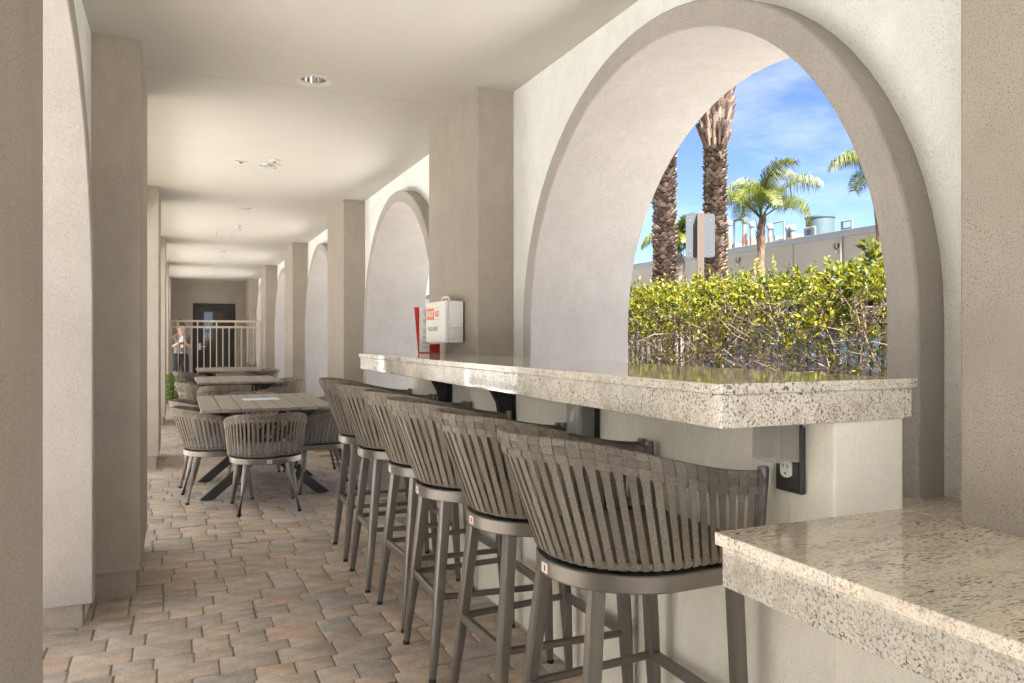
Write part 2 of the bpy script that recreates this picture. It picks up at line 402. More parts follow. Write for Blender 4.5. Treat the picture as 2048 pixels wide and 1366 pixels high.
# ------------------------------------------------------------------ ceiling
cb = MB(); LX, LH = .672, .0685; LY = [4.249 + 2.24 * k for k in range(7)]; JT = PY + .40
def cslab(x0, x1, y0, y1):
    cuts = [c for c in (JT,) if y0 < c < y1]; a = y0
    for c in cuts: cb.box(x0, x1, a, c, CEIL, CEIL + .32); a = c + .006
    cb.box(x0, x1, a, y1, CEIL, CEIL + .32)
cslab(LXE, LX - LH, Y_BACK, YEND + .3); cslab(LX + LH, XE, Y_BACK, YEND + .3)
a = Y_BACK
for yl in LY: cslab(LX - LH, LX + LH, a, yl - LH); a = yl + LH
cslab(LX - LH, LX + LH, a, YEND + .3)
cb.box(LXE + .01, XE - .01, JT - .02, JT + .02, CEIL + .006, CEIL + .31); cb.box(LXE, XE, Y_BACK, YEND + .3, CEIL + .3205, CEIL + .34)
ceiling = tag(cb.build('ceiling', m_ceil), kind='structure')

# ------------------------------------------------------------------ arcade walls
NA = 40
def arch_pts(yc, r, zbot):
    pts = [(yc - r, zbot)]
    pts += [(yc - r * cos(pi * k / NA), ASP + r * sin(pi * k / NA)) for k in range(NA + 1)]
    pts += [(yc + r, zbot)]
    return pts
def arcade(label, xin, xout, xfr, xfr_out, yc0, r, side, ks=range(0, 5), open_from=None):
    root = tag(empty('arcade_wall', ((xin + xout) / 2, 0, 0)), label, 'wall', 'walls of the covered walkway')
    root.location = (0, 0, 0)
    ro = r + AFW
    cs = [yc0 + k * PER for k in ks]
    w = MB(); y = Y_BACK
    top = CEIL + .3
    def slab(y0, y1):
        w.box(min(xin, xout), max(xin, xout), y0, y1, -.1, top)
    for c_ in cs:
        slab(y, c_ - ro); y = c_ + ro
        pts = arch_pts(c_, ro, ASP)[1:-1]
        for x in (xin, xout):
            for a, b in zip(pts, pts[1:]):
                w.quad((x, a[0], a[1]), (x, b[0], b[1]), (x, b[0], top), (x, a[0], top))
        for a, b in zip(pts, pts[1:]):
            w.quad((xin, a[0], a[1]), (xin, b[0], b[1]), (xout, b[0], b[1]), (xout, a[0], a[1]))
        w.quad((xin, pts[0][0], top), (xin, pts[-1][0], top), (xout, pts[-1][0], top), (xout, pts[0][0], top))
    if open_from is None: slab(y, YEND + .3)
    else:  # unseen bays shaped open, without arches, to let more light in
        w.v.clear(); w.f.clear(); w.m.clear(); y = cs[0] - ro
        slab(PY - PER + .03, cs[0] - ro); slab(cs[0] + ro, PY + PL - .03)
        pts = arch_pts(cs[0], ro, ASP)[1:-1]
        for x in (xin, xout):
            for a, b in zip(pts, pts[1:]): w.quad((x, a[0], a[1]), (x, b[0], b[1]), (x, b[0], top), (x, a[0], top))
        for a, b in zip(pts, pts[1:]): w.quad((xin, a[0], a[1]), (xin, b[0], b[1]), (xout, b[0], b[1]), (xout, a[0], a[1]))
        for k in range(-1, 5):
            ya_, yb_ = PY + (k - 1) * PER + PL - .03, PY + k * PER + .03
            if k != 0: w.box(min(xin, xout), max(xin, xout), ya_, min(yb_, YEND + .3), CEIL - .30, top)  # unseen headers added to shade the ceiling from ground bounce
        for k in (-2,): slab(PY + k * PER + .03, PY + k * PER + PL - .03)
        for k in range(1, 5): slab(PY + k * PER + .03, min(PY + k * PER + PL - .03, YEND + .3))
    w.build('wall_panel', m_cream, root)
    for c_ in cs:
        s = MB()
        pi_ = arch_pts(c_, r, .10); po = arch_pts(c_, ro - .001, .10)
        rings = []
        for a, b in zip(pi_, po):
            rings.append([(xfr, a[0], a[1]), (xfr, b[0], b[1]), (xfr_out, b[0], b[1]), (xfr_out, a[0], a[1])])
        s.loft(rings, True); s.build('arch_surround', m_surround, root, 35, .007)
        for e in (-1, 1):
            p = MB(); ya, yb = sorted((c_ + e * (r + .03), c_ + e * (ro + .012)))
            xs = sorted((xin - side * .002, xfr_out)); p.box(xs[0], xs[1], ya, yb, -.05, .104)
            p.build('plinth', m_taupe, root, bevel=.006)
    return root
arcade('cream stucco wall with arches on the bar side of the walkway', XW, XE - .03, XF, XE, YC, AR, 1)
arcade('cream stucco wall with arches on the courtyard side of the walkway, left', LXW, LXE + .03, LXF, LXE, YC + .03, AR + .015, -1, [0], 1)

# ------------------------------------------------------------------ pillars
rl = ['nearest right pillar, rising out of the low granite counter', 'pillar with the first aid box hung on it, behind the bar', 'right pillar beside the nearest dining table, second beyond the counter', 'right pillar beside the middle dining table', 'right pillar that carries the end of the metal railing', 'right pillar behind the railing next to the far door']
ll = ['nearest left pillar, blurred at the left edge of the picture', 'tall left pillar just past the near arch, standing on the pavers', 'left pillar facing the nearest dining table', 'left pillar facing the middle dining table', 'left pillar carrying the left end of the railing', 'left pillar at the far end wall behind the railing']
for side in (0, 1):
    for k in range(-1, 5):
        y0 = PY + k * PER; y1 = min(y0 + PL, YEND - .05)
        root = tag(empty('pillar', ((XP + XW) / 2 if side == 0 else (LXP + LXW) / 2, (y0 + y1) / 2, 0)), (rl if side == 0 else ll)[k + 1], 'pillar', 'stucco pillars along the walkway')
        L = Vector(root.location)
        xa, xb = ((XP, XW + .03) if side == 0 else (LXW - .03, LXP + (.009 if k == -1 else 0)))
        s = MB(); s.box(xa - L.x, xb - L.x, y0 - L.y, y1 - L.y, .115, CEIL + .02); s.build('shaft', m_taupe, root, bevel=.008)
        r_ = .02; s = MB(); s.box((xa + r_ if side == 0 else xa) - L.x, (xb if side == 0 else xb - r_) - L.x, y0 + r_ - L.y, y1 - r_ - L.y, -.05, .118); s.build('plinth', m_taupe, root, bevel=.005)

# ------------------------------------------------------------------ far end wall and door
er = tag(empty('end_wall', (0.7, YEND, 0)), 'beige stucco wall with the dark glass door at the far end', 'wall')
w = MB(); w.box(-.95 - .7, .32 - .7, 0, .25, -.1, CEIL + .3); w.box(1.30 - .7, XE - .7, 0, .25, -.1, CEIL + .3); w.box(.32 - .7, 1.30 - .7, 0, .25, 2.06, CEIL + .3)
w.build('wall_panel', m_taupe, er)
dr = tag(empty('glass_door', (.81, YEND + .05, 0)), 'dark bronze framed glass door in the far end wall', 'door')
f = MB(); f.box(-.485, -.42, -.02, .1, 0, 2.055); f.box(.42, .485, -.02, .1, 0, 2.055); f.box(-.42, .42, -.02, .1, 1.98, 2.055); f.build('door_frame', m_door, dr, bevel=.004)
leaf = MB(); leaf.box(-.415, -.24, 0, .05, .01, 1.975); leaf.box(.24, .415, 0, .05, .01, 1.975); leaf.box(-.24, .24, 0, .05, 1.85, 1.975); leaf.box(-.24, .24, 0, .05, .01, .25)
lf = leaf.build('door_leaf', m_door, dr, bevel=.004)
gl = MB(); gl.box(-.242, .242, .018, .03, .248, 1.852); gl.build('pane', m_glass, lf)
MB().box(-.5, .5, .11, .13, -.02, 2.09).build('sky_blocker', m_door, dr)  # unseen dark sheet added to block sky light in the door gaps
hd = MB(); hd.tube([(-.33, 0, 1.0), (-.33, -.05, 1.0), (-.20, -.055, 1.0)], .013); hd.box(-.36, -.30, -.006, .002, .92, 1.08); hd.build('handle', m_steel, lf, 40)

# ------------------------------------------------------------------ ceiling fittings
lights = ['recessed ceiling downlight nearest the camera, over the bar end', 'second ceiling downlight, the one beside a sprinkler head and a small square plate', 'third ceiling downlight from the camera, above the nearest dining table', 'fourth ceiling downlight from the camera, with a small plate to its left', 'fifth ceiling downlight from the camera', 'sixth ceiling downlight from the camera', 'farthest ceiling downlight, just in front of the end wall']
for k in range(7):
    r = tag(empty('ceiling_light', (.672, 4.249 + 2.24 * k, CEIL)), lights[k], 'downlight', 'recessed downlights in the walkway ceiling')
    n = 28; R = lambda rad, z: [(rad * cos(2 * pi * i / n), rad * sin(2 * pi * i / n), z) for i in range(n)]
    MB().loft([R(.099, -.0004), R(.098, -.005), R(.076, -.008), R(.068, -.004), R(.067, .006)], False).build('trim_ring', m_trim, r, 60)
    MB().loft([R(.067, .004), R(.064, .03), R(.055, .075), R(.043, .11), R(.001, .112)], False).build('reflector', m_chrome, r, 60)
    MB().loft([R(.036, .111), R(.036, .085), R(.026, .068), R(.001, .062)], False).build('lamp', m_bulb, r, 60)
for k, (x, y) in enumerate([(.694, 6.28), (.70, 10.1), (.70, 14.0), (.70, 16.6)]):
    lab = ['sprinkler head hanging beside the second downlight', 'sprinkler head between the third and fourth downlights', 'sprinkler head beyond the fifth downlight', 'farthest sprinkler head on the ceiling'][k]
    r = tag(empty('sprinkler_head', (x, y, CEIL)), lab, 'sprinkler', 'sprinkler heads on the ceiling')
    n = 16; R = lambda rad, z: [(rad * cos(2 * pi * i / n), rad * sin(2 * pi * i / n), z) for i in range(n)]
    MB().loft([R(.042, -.0005), R(.04, -.005), R(.02, -.008), R(.001, -.008)], False).build('escutcheon', m_trim, r, 60)
    s = MB(); s.cyl((0, 0), .009, -.03, -.006, 10)
    s.tube([(.012, 0, -.028), (.017, 0, -.045), (.006, 0, -.062)], .0025, 6); s.tube([(-.012, 0, -.028), (-.017, 0, -.045), (-.006, 0, -.062)], .0025, 6)
    s.build('frame', m_steel, r, 40); MB().cyl((0, 0), .016, -.066, -.062, 12).build('deflector', m_steel, r, 40)
for (x, y, lab) in [(.456, 6.46, 'small square plate on the ceiling left of the second downlight'), (.468, 10.95, 'small square plate on the ceiling left of the fourth downlight')]:
    r = tag(empty('ceiling_plate', (x, y, CEIL)), lab, 'plate', 'small plates on the ceiling')
    MB().box(-.045, .045, -.045, .045, -.006, -.0005).build('plate', m_trim, r, bevel=.002)
    t = MB(); t.loft([[(-.014, -.018, -.0105), (.014, -.018, -.0105), (0, .02, -.0105)], [(-.014, -.018, -.006), (.014, -.018, -.006), (0, .02, -.006)]]); t.build('opening', m_black, r)

# ------------------------------------------------------------------ bar
bar = tag(empty('bar', (1.25, 2.9, 0)), 'long granite topped stucco bar with stools in front of it', 'bar')
bo = Vector(bar.location)
def bb(mb_boxes, name, mat, bev=0, par=bar, o=bo):
    m = MB()
    for (x0, x1, y0, y1, z0, z1) in mb_boxes: m.box(x0 - o.x, x1 - o.x, y0 - o.y, y1 - o.y, z0 - o.z, z1 - o.z)
    return m.build(name, mat, par, bevel=bev)
BY1 = 4.61
bb([(BWX, XP + .005, YE, BY1 - .01, -.05, BAR - .09)], 'half_wall', m_barwall, .006)
SEAM = 3.02
bb([(BX, 1.555, YE - .02, SEAM - .0006, BAR - .022, BAR)], 'countertop', m_granite, .002)
bb([(BX, 1.555, SEAM + .0006, PY - .003, BAR - .022, BAR), (BX, XP - .003, PY - .003, BY1, BAR - .022, BAR)], 'countertop', m_granite, .002)
bb([(BX + .008, BX + .028, YE - .011, SEAM, BAR - .092, BAR - .0225)], 'front_apron', m_granite, .002)
bb([(BX + .008, BX + .028, SEAM + .001, BY1 - .01, BAR - .092, BAR - .0225)], 'front_apron', m_granite, .002)
bb([(BX + .029, 1.524, YE - .011, YE + .009, BAR - .092, BAR - .0225)], 'end_apron', m_granite, .002)
bb([(1.525, 1.545, YE - .013, YE - .001, BAR - .088, BAR - .0225)], 'return_apron', m_granite, .002)
bb([(BX + .029, XP - .01, BY1 - .031, BY1 - .011, BAR - .092, BAR - .0225)], 'end_apron', m_granite, .002)
for yb in (3.03, 3.86):
    s = MB(); x0 = BWX - bo.x; z = BAR - .024
    s.box(x0 - .22, x0 - .012, yb - .032 - bo.y, yb + .032 - bo.y, z - .010, z)
    s.box(x0 - .012, x0 - .001, yb - .032 - bo.y, yb + .032 - bo.y, z - .34, z)
    M_ = [(x0 - .16, z - .010), (x0 - .012, z - .010), (x0 - .012, z - .33), (x0 - .045, z - .33), (x0 - .075, z - .16)]
    s.loft([[(a, yb - .022 - bo.y, b) for a, b in M_], [(a, yb + .022 - bo.y, b) for a, b in M_]])
    s.build('bracket', m_black, bar, bevel=.003)

# low counter
lc = tag(empty('low_counter', (1.3, .3, 0)), 'low granite counter in the right foreground, below the end of the bar', 'counter'); lo = Vector(lc.location)
YL = -2.2
bb([(BX, XP - .002, YL, YE, CNT - .026, CNT), ], 'countertop', m_granite_low, .002, lc, lo)
bb([(XP - .0015, XW - .002, PY - PER + PL + .001, YE + .8, CNT - .026, CNT - .0004)], 'countertop', m_granite_low, .002, lc, lo)
bb([(BX + .01, BX + .03, YL, YE - .012, CNT - .108, CNT - .0265)], 'front_apron', m_granite, .002, lc, lo)
bb([(BX + .031, BWX - .002, YE - .032, YE - .012, CNT - .108, CNT - .0265)], 'end_apron', m_granite, .002, lc, lo)
bb([(BWX + .0003, XP - .004, YL, YE - .0002, -.05, CNT - .0265)], 'half_wall', m_barwall, 0, lc, lo)

# outlets under the bar
def outlet(y, label, open_):
    zc = BAR - .19 if open_ else .926
    r = tag(empty('outlet_box', (BWX, y, zc)), label, 'outlet', 'electrical outlets under the bar')
    if open_:
        p = MB(); p.box(-.016, -.001, -.042, .042, -.078, .078); pl = p.build('back_plate', m_bronze, r, bevel=.005)
        p = MB(); p.box(-.02, -.016, -.032, .032, -.066, .05); p.build('face_frame', m_bronze, pl, bevel=.002)
        for zz in (-.022,):
            n = 18; pts = [(.0165 * cos(2 * pi * i / n), .0165 * max(-.86, min(.86, sin(2 * pi * i / n))) * 1.12) for i in range(n)]
            pts = [(.0175 * math.copysign(min(1, abs(cos(2 * pi * i / n)) * 1.25) , cos(2 * pi * i / n)), .0215 * sin(2 * pi * i / n)) for i in range(n)]
            q = MB(); q.loft([[(-.020, a, b + zz) for a, b in pts], [(-.0245, a * .97, b * .97 + zz) for a, b in pts]]); rc_ = q.build('receptacle', m_ivory, r, 40)
            for (yy, zs, h) in ((-.0065, .006, .0045), (.0065, .006, .004)):
                q = MB(); q.box(-.0252, -.0246, yy - .0011, yy + .0011, zz + zs - h, zz + zs + h); q.build('slot', m_black, rc_)
            q = MB(); q.box(-.0252, -.0246, -.0022, .0022, zz - .013, zz - .0085); q.build('ground_slot', m_black, rc_)
        for (yy, zz) in ((-.026, -.058), (.026, -.058), (0, -.052), (0, .006)):
            q = MB(); n = 10; q.loft([[(-.0202, yy + .003 * cos(2 * pi * i / n), zz + .003 * sin(2 * pi * i / n)) for i in range(n)], [(-.0216, yy + .003 * cos(2 * pi * i / n), zz + .003 * sin(2 * pi * i / n)) for i in range(n)]]); q.build('screw', m_black if zz < 0 else m_steel, r)
        zb, zt = .0, .105
    else:
        p = MB(); p.box(-.014, -.001, -.045, .045, -.07, .06); p.build('back_plate', m_bronze, r, bevel=.005)
        zb, zt = -.068, .058
    # hinged bubble cover: a hollow tray
    c = MB(); d0, d1 = (-.024, -.084)
    t = .003; yy0, yy1 = -.044, .044
    c.box(d1, d1 + t, yy0, yy1, zb, zt); c.box(d1 + t, d0, yy0, yy0 + t, zb, zt); c.box(d1 + t, d0, yy1 - t, yy1, zb, zt)
    c.box(d1 + t, d0, yy0 + t, yy1 - t, zb, zb + t); c.box(d1 + t, d0, yy0 + t, yy1 - t, zt - t, zt)
    c.box(d1 - .002, d1, yy0 + .026, yy1 - .03, zb + .008, zt - .008)
    cv = c.build('cover', m_smoke, r, bevel=.0012)
    c = MB(); c.box(d0 + .0005, d0 + .008, -.046, .046, zb - .003, zt); c.build('cover_rim', m_bronze, cv, bevel=.002)
outlet(1.388, 'open outlet with ivory socket and smoky cover near the bar end', True)
outlet(2.33, 'closed outlet with smoky bubble cover behind the stools', False)

# ------------------------------------------------------------------ text helper
def text_mesh(body, size, mat, name, parent, M, bold=False, extr=.0004):
    cu = bpy.data.curves.new('txt', 'FONT'); cu.body = body; cu.size = size; cu.extrude = extr; cu.align_x = 'LEFT'
    if bold: cu.offset = size * .012
    to = bpy.data.objects.new('txt', cu); COL.objects.link(to); bpy.context.view_layer.update()
    me = bpy.data.meshes.new_from_object(to.evaluated_get(bpy.context.evaluated_depsgraph_get())); bpy.data.objects.remove(to)
    me.transform(M); me.materials.clear(); me.materials.append(mat)
    return link(name, me, parent)
def frame_mat(o, ux, uy, uz):
    return Matrix(((ux[0], uy[0], uz[0], o[0]), (ux[1], uy[1], uz[1], o[1]), (ux[2], uy[2], uz[2], o[2]), (0, 0, 0, 1)))

# first aid box on pillar face (x = XP); lid faces the corridor (-X)
kx0, kx1, ky0, ky1, kz0, kz1 = 1.402, XP - .012, 4.195, 4.562, CAM_H - .026, CAM_H + .215
fa = tag(empty('first_aid_box', ((kx0 + kx1) / 2, (ky0 + ky1) / 2, kz0)), 'white wall mounted first aid box with orange print on the pillar', 'first aid box'); fo_ = Vector(fa.location)
bb([(kx0 + .024, kx1, ky0, ky1, kz0, kz1)], 'case', m_white, .006, fa, fo_)
lid = bb([(kx0, kx0 + .0225, ky0 - .002, ky1 + .002, kz0 - .002, kz1 + .002)], 'lid', m_white, .007, fa, fo_)
h = MB(); hy = (ky0 + ky1) / 2 - fo_.y; hz = kz1 - fo_.z
h.tube([(.01, hy - .07, hz - .002), (.01, hy - .062, hz + .02), (.01, hy - .045, hz + .03), (.01, hy + .045, hz + .03), (.01, hy + .062, hz + .02), (.01, hy + .07, hz - .002)], .007, 8); h.build('handle', m_white, fa, 50)
bb([(kx0 + .018, kx0 + .05, ky0 - .008, ky0 - .0005, kz0 + .105, kz0 + .128)], 'latch', m_ivory, .002, fa, fo_)
lx = kx0 - fo_.x
Mt = lambda y, z, dx=-.0012: frame_mat((lx + dx, y - fo_.y, z - fo_.z), (0, -1, 0), (0, 0, 1), (-1, 0, 0))
bb([(kx0 - .0008, kx0 - .0001, ky0 + .20, ky0 + .34, kz0 + .135, kz0 + .205)], 'orange_label', m_orange, 0, fa, fo_)
text_mesh('FIRST', .052, m_white, 'lettering', fa, Mt(ky0 + .333, kz0 + .152), True)
text_mesh('AID', .052, m_orange, 'lettering', fa, Mt(ky0 + .185, kz0 + .152), True)
bb([(kx0 - .0008, kx0 - .0001, ky0 + .06, ky0 + .2, kz0 + .2035, kz0 + .205), (kx0 - .0008, kx0 - .0001, ky0 + .06, ky0 + .2, kz0 + .135, kz0 + .1365)], 'label_border', m_orange, 0, fa, fo_)
text_mesh('MEDI-FIRST', .038, m_grey, 'lettering', fa, Mt(ky0 + .315, kz0 + .068), False)
# small print panel on the side that faces the camera
bb([(kx0 + .03, kx1 - .008, ky0 - .0006, ky0 - .0001, kz0 + .012, kz0 + .092)], 'side_label', m_paleprint, 0, fa, fo_)
pr = []
for i in range(9):
    z = kz0 + .02 + i * .0065
    pr += [(kx0 + .034, kx0 + .062, ky0 - .0009, ky0 - .00065, z, z + .0022), (kx0 + .067, kx1 - .012 - .004 * (i % 3), ky0 - .0009, ky0 - .00065, z, z + .0022)]
bb(pr, 'side_print', m_white, 0, fa, fo_)['kind'] = 'stuff'

# red and white leaflet holder standing on the bar
hx0, hx1, hy0 = 1.366, 1.428, 4.585
lh = tag(empty('leaflet_holder', ((hx0 + hx1) / 2, hy0, BAR)), 'red leaflet holder with a white sheet standing on the bar', 'leaflet holder'); ho = Vector(lh.location)
s = MB(); s.loft([[(hx0 - .004 - ho.x, .004, .001), (hx1 - ho.x, .004, .001), (hx1 - ho.x, .010, .001), (hx0 - .004 - ho.x, .010, .001)], [(hx0 - .022 - ho.x, .03, .285), (hx1 - ho.x, .03, .285), (hx1 - ho.x, .036, .285), (hx0 - .022 - ho.x, .036, .285)]]); s.build('back_board', m_red, lh)
bb([(hx0, 1.50, hy0 - .014, hy0 + .012, BAR + .0005, BAR + .006)], 'base', m_red, .001, lh, ho)
bb([(hx1 + .004, 1.50, hy0 - .004, hy0 + .003, BAR + .006, BAR + .055)], 'front_lip', m_red, .001, lh, ho)
sh = bb([(hx0, hx1 + .002, hy0 - .0075, hy0 - .0055, BAR + .006, BAR + .282)], 'sheet', m_white2, 0, lh, ho)
yf = hy0 - .0081
pr = [(hx0 + .003, hx0 + .006, yf, yf + .0004, BAR + .05 + .018 * i, BAR + .05 + .018 * i + .012) for i in range(12)]
bb(pr, 'red_print', m_pink, 0, lh, ho)['kind'] = 'stuff'
pr = []
for z0, n in ((.235, 4), (.185, 3), (.125, 3), (.09, 2), (.055, 3), (.03, 2)):
    for i in range(n):
        ww = random.uniform(.012, .022); pr.append((hx0 + .036 - ww, hx0 + .036 + ww, yf, yf + .0004, BAR + z0 + i * .0085, BAR + z0 + i * .0085 + .0035))
bb(pr, 'grey_print', m_grey, 0, lh, ho)['kind'] = 'stuff'

# ------------------------------------------------------------------ woven chairs and stools
def dpath(n, fx, w, bxx):
    """points from front +Y end round the back to the front -Y end, evenly spaced"""
    dense = [(fx + (0 - fx) * t / 20, w * (1 - .03 * (1 - t / 20))) for t in range(20)]
    dense += [(-bxx * sin(a), w * cos(a)) for a in [pi * k / 80 for k in range(81)]]
    dense += [(fx * t / 20, -w * (1 - .03 * t / 20)) for t in range(1, 21)]
    L = [0]
    for a, b in zip(dense, dense[1:]): L.append(L[-1] + hypot(b[0] - a[0], b[1] - a[1]))
    out = []; j = 0
    for i in range(n):
        s = L[-1] * i / (n - 1)
        while j < len(L) - 2 and L[j + 1] < s: j += 1
        t = (s - L[j]) / max(1e-9, L[j + 1] - L[j]); a, b = dense[j], dense[j + 1]
        out.append((a[0] + (b[0] - a[0]) * t, a[1] + (b[1] - a[1]) * t))
    return out
def tangent(P, i):
    a, b = P[max(i - 1, 0)], P[min(i + 1, len(P) - 1)]; v = Vector((b[0] - a[0], b[1] - a[1], 0)).normalized(); return v
def superring(c, hw, e, n=16, ang=0):
    pts = []
    for k in range(n):
        a = 2 * pi * (k + .5) / n; ca, sa = cos(a), sin(a)
        r = hw / (abs(ca) ** e + abs(sa) ** e) ** (1 / e)
        x, y = r * ca, r * sa
        pts.append((c[0] + x * cos(ang) - y * sin(ang), c[1] + x * sin(ang) + y * cos(ang), c[2]))
    return pts
def woven_seat(name, zr, z_back, z_front, ring, rim, nstr, legs, rails, cush):
    """facing +X, origin on the floor below the seat centre"""
    root = empty(name)
    fx, w, bxx = ring; fxt, wt, bxt = rim
    # apron ring
    n = 72; P = dpath(n, fx, w, bxx); Pi = dpath(n, fx - .02, w - .022, bxx - .022)
    a = MB(); rings = []
    for p, q in zip(P + [P[0]], Pi + [Pi[0]]): rings.append([(p[0], p[1], zr), (p[0], p[1], zr + .042), (q[0], q[1], zr + .042), (q[0], q[1], zr)])
    a.loft(rings, False); a.box(fx - .02, fx + .002, -w * .97, w * .97, zr + .001, zr + .0415)
    a.build('seat_ring', m_metal, root, 40, .004)
    s = MB(); s.loft([[(x * .93, y * .93, zr + .028) for x, y in P], [(x * .93, y * .93, zr + .038) for x, y in P]]); s.build('seat_pan', m_metal, root)
    cu = MB(); cr = []
    for k, z in ((.86, .045), (.90, .055), (.91, .085), (.86, .10), (.5, .108), (.05, .11)): cr.append([(x * k, y * k, zr + z) for x, y in P])
    cu.loft(cr, True); cu.build('cushion', cush, root, 60)
    # paths
    zb = zr + .062
    N = nstr; T = dpath(N, fxt - .012, wt, bxt); B = dpath(N, fx - .012, w - .010, bxx - .012)
    def ztop(x):
        t = (fxt - x) / (fxt + bxt); t = max(0, min(1, t)); return z_front + (z_back - z_front) * (t * t * (3 - 2 * t))
    # tubes
    K = 3 * N; Tt = dpath(K, fxt, wt, bxt); Bt = dpath(K, fx - .005, w - .010, bxx - .012)
    MB().tube([(x, y, ztop(x) - .008) for x, y in Tt], .009, 8).build('rim_tube', m_metal, root, 60)
    MB().tube([(x, y, zb) for x, y in Bt], .009, 8).build('lower_tube', m_strap, root, 60)
    # straps
    wid, th = .0172, .0022; pitch = sum(hypot(T[k + 1][0] - T[k][0], T[k + 1][1] - T[k][1]) for k in range(N - 1)) / (N - 1)
    rowz = (.022, .043)                                 # weave rows below the rim
    for i in range(N):
        tx, ty = T[i]; bx_, by_ = B[i]; tg = tangent(T, i); nn = Vector((-tg.y, tg.x, 0)); nn = nn if nn.dot(Vector((tx + .05, ty, 0))) > 0 or True else -nn
        if nn.dot(Vector((tx - .05, ty, 0))) < 0: nn = -nn
        zt = ztop(tx); o1, o2 = (.0050, -.0022) if i % 2 else (-.0022, .0050)
        Tp = Vector((tx, ty, 0)); Bp = Vector((bx_, by_, 0))
        def at(z, off):
            k = (zt - z) / (zt - zb); p = Tp.lerp(Bp, k); return Vector((p.x, p.y, z)) + nn * off
        jt = random.uniform(-.0015, .0015); dw = random.uniform(-.0012, .0008)
        pts = [at(zb - .010, .004), at(zb, .0125), at(zb + .02, .0125), at(zt - .075, .0095 + jt), at(zt - .055, .009), at(zt - rowz[1], .010 + o2), at(zt - rowz[0], .010 + o1), at(zt - .006, .0105), at(zt + .0035, .006), at(zt + .005, 0), at(zt + .0035, -.006), at(zt - .006, -.0105), at(zt - .03, -.0105), at(zt - .056, -.010)]
        nrm = []
        for q in range(len(pts)):
            d = pts[min(q + 1, len(pts) - 1)] - pts[max(q - 1, 0)]; nrm.append(d.cross(tg))
        a_, b_ = T[max(i - 1, 0)], T[min(i + 1, N - 1)]; dz = (ztop(b_[0]) - ztop(a_[0])) / max(1e-6, hypot(b_[0] - a_[0], b_[1] - a_[1]))
        tg3 = tg + Vector((0, 0, dz)); sd = [tg] * 5 + [tg3] * (len(pts) - 5)
        MB().ribbon(pts, sd, [wid + dw] * 4 + [wid + .004, pitch * .9, pitch * .93, pitch * .95, pitch * .97, pitch * .97, pitch * .95, pitch * .9, pitch * .85, wid], th, nrm).build('strap', m_strap, root, 50)
    for rw in (0, 1):
        KK = 4 * N - 3; Q = dpath(KK, fxt - .012, wt, bxt); QB = dpath(KK, fx - .012, w - .010, bxx - .012); pts = []; sd = []; nm = []
        for j in range(KK):
            tg = tangent(Q, j); nn = Vector((-tg.y, tg.x, 0))
            if nn.dot(Vector((Q[j][0] - .05, Q[j][1], 0))) < 0: nn = -nn
            ph = cos(pi * j / 4); ph = math.copysign(abs(ph) ** .6, ph)
            o = .0112 + (.0036 * ph if rw == 0 else -.0036 * ph)
            zq = ztop(Q[j][0]); kk = rowz[rw] / (zq - zb); qx = Q[j][0] + (QB[j][0] - Q[j][0]) * kk; qy = Q[j][1] + (QB[j][1] - Q[j][1]) * kk
            p = Vector((qx, qy, zq - rowz[rw])) + nn * o; pts.append(p); sd.append(Vector((0, 0, 1)) + nn * .25); nm.append(nn)
        MB().ribbon(pts, sd, .0195, .0022, nm).build('rim_band', m_strap, root, 60)
        Q2 = [(p.x, p.y) for p in pts]
    for sgn in (1, -1):
        m_ = MB(); x0, y0 = fx - .006, sgn * (w * .97 - .004); x1, y1 = fxt - .002, sgn * wt * .97
        m_.tube([(x0, y0, zr + .02), (x1, y1, z_front + .006), (x1, y1, z_front + .014)], [.0145, .0145, .0125], 12)
        m_.build('front_post', m_metal, root, 45)
    for (tx, ty, fx_, fy_) in legs:
        lg = MB(); zt = zr + .003
        if rails:
            zk = rails; P_ = lambda z: (tx + (fx_ - tx) * (zt - z) / zt, ty + (fy_ - ty) * (zt - z) / zt, z)
            lg.loft([superring(P_(zt), .019, 7), superring(P_(zk + .02), .0185, 7), superring(P_(zk - .06), .0195, 2.4), superring(P_(.012), .0125, 2)], True)
        else:
            P_ = lambda z: (tx + (fx_ - tx) * (zt - z) / zt, ty + (fy_ - ty) * (zt - z) / zt, z)
            an = atan2(fy_, fx_)
            lg.loft([superring(P_(zt), .024, 3, ang=an), superring(P_(zt * .7), .023, 2.4, ang=an), superring(P_(.012), .0125, 2)], True)
        l_ = lg.build('leg', m_metal, root, 24 if rails else 50)
        MB().cyl((fx_, fy_), .013, 0.0, .0145, 12).build('foot_cap', m_black, l_, 40)
    if rails:
        zk = rails
        def at_(i): tx, ty, fx_, fy_ = legs[i]; k = (zr - zk) / zr; return Vector((tx + (fx_ - tx) * k, ty + (fy_ - ty) * k, zk))
        for a_, b_, fl in ((0, 1, 1), (2, 3, 1), (0, 3, 0), (1, 2, 0)):
            p, q = at_(a_), at_(b_); d = (q - p).normalized(); p = p + d * .012; q = q - d * .012
            m_ = MB()
            if fl:
                sd = Vector((0, 0, 1)); m_.ribbon([p, q], [sd, sd], .03, .02, [d.cross(sd)] * 2)
                m_.build('foot_rail', m_metal, root, bevel=.004)
            else:
                m_.tube([p, q], .0115, 10); m_.build('foot_rail', m_metal, root, 50)
    tg_ = MB(); tg_.box(-bxx - .0022, -bxx - .0002, -.016, .016, zr + .009, zr + .033)
    lbl = tg_.build('tag', m_ivory, root); MB().box(-bxx - .003, -bxx - .0024, -.006, .002, zr + .014, zr + .028).build('tag_print', m_red, lbl)
    return root
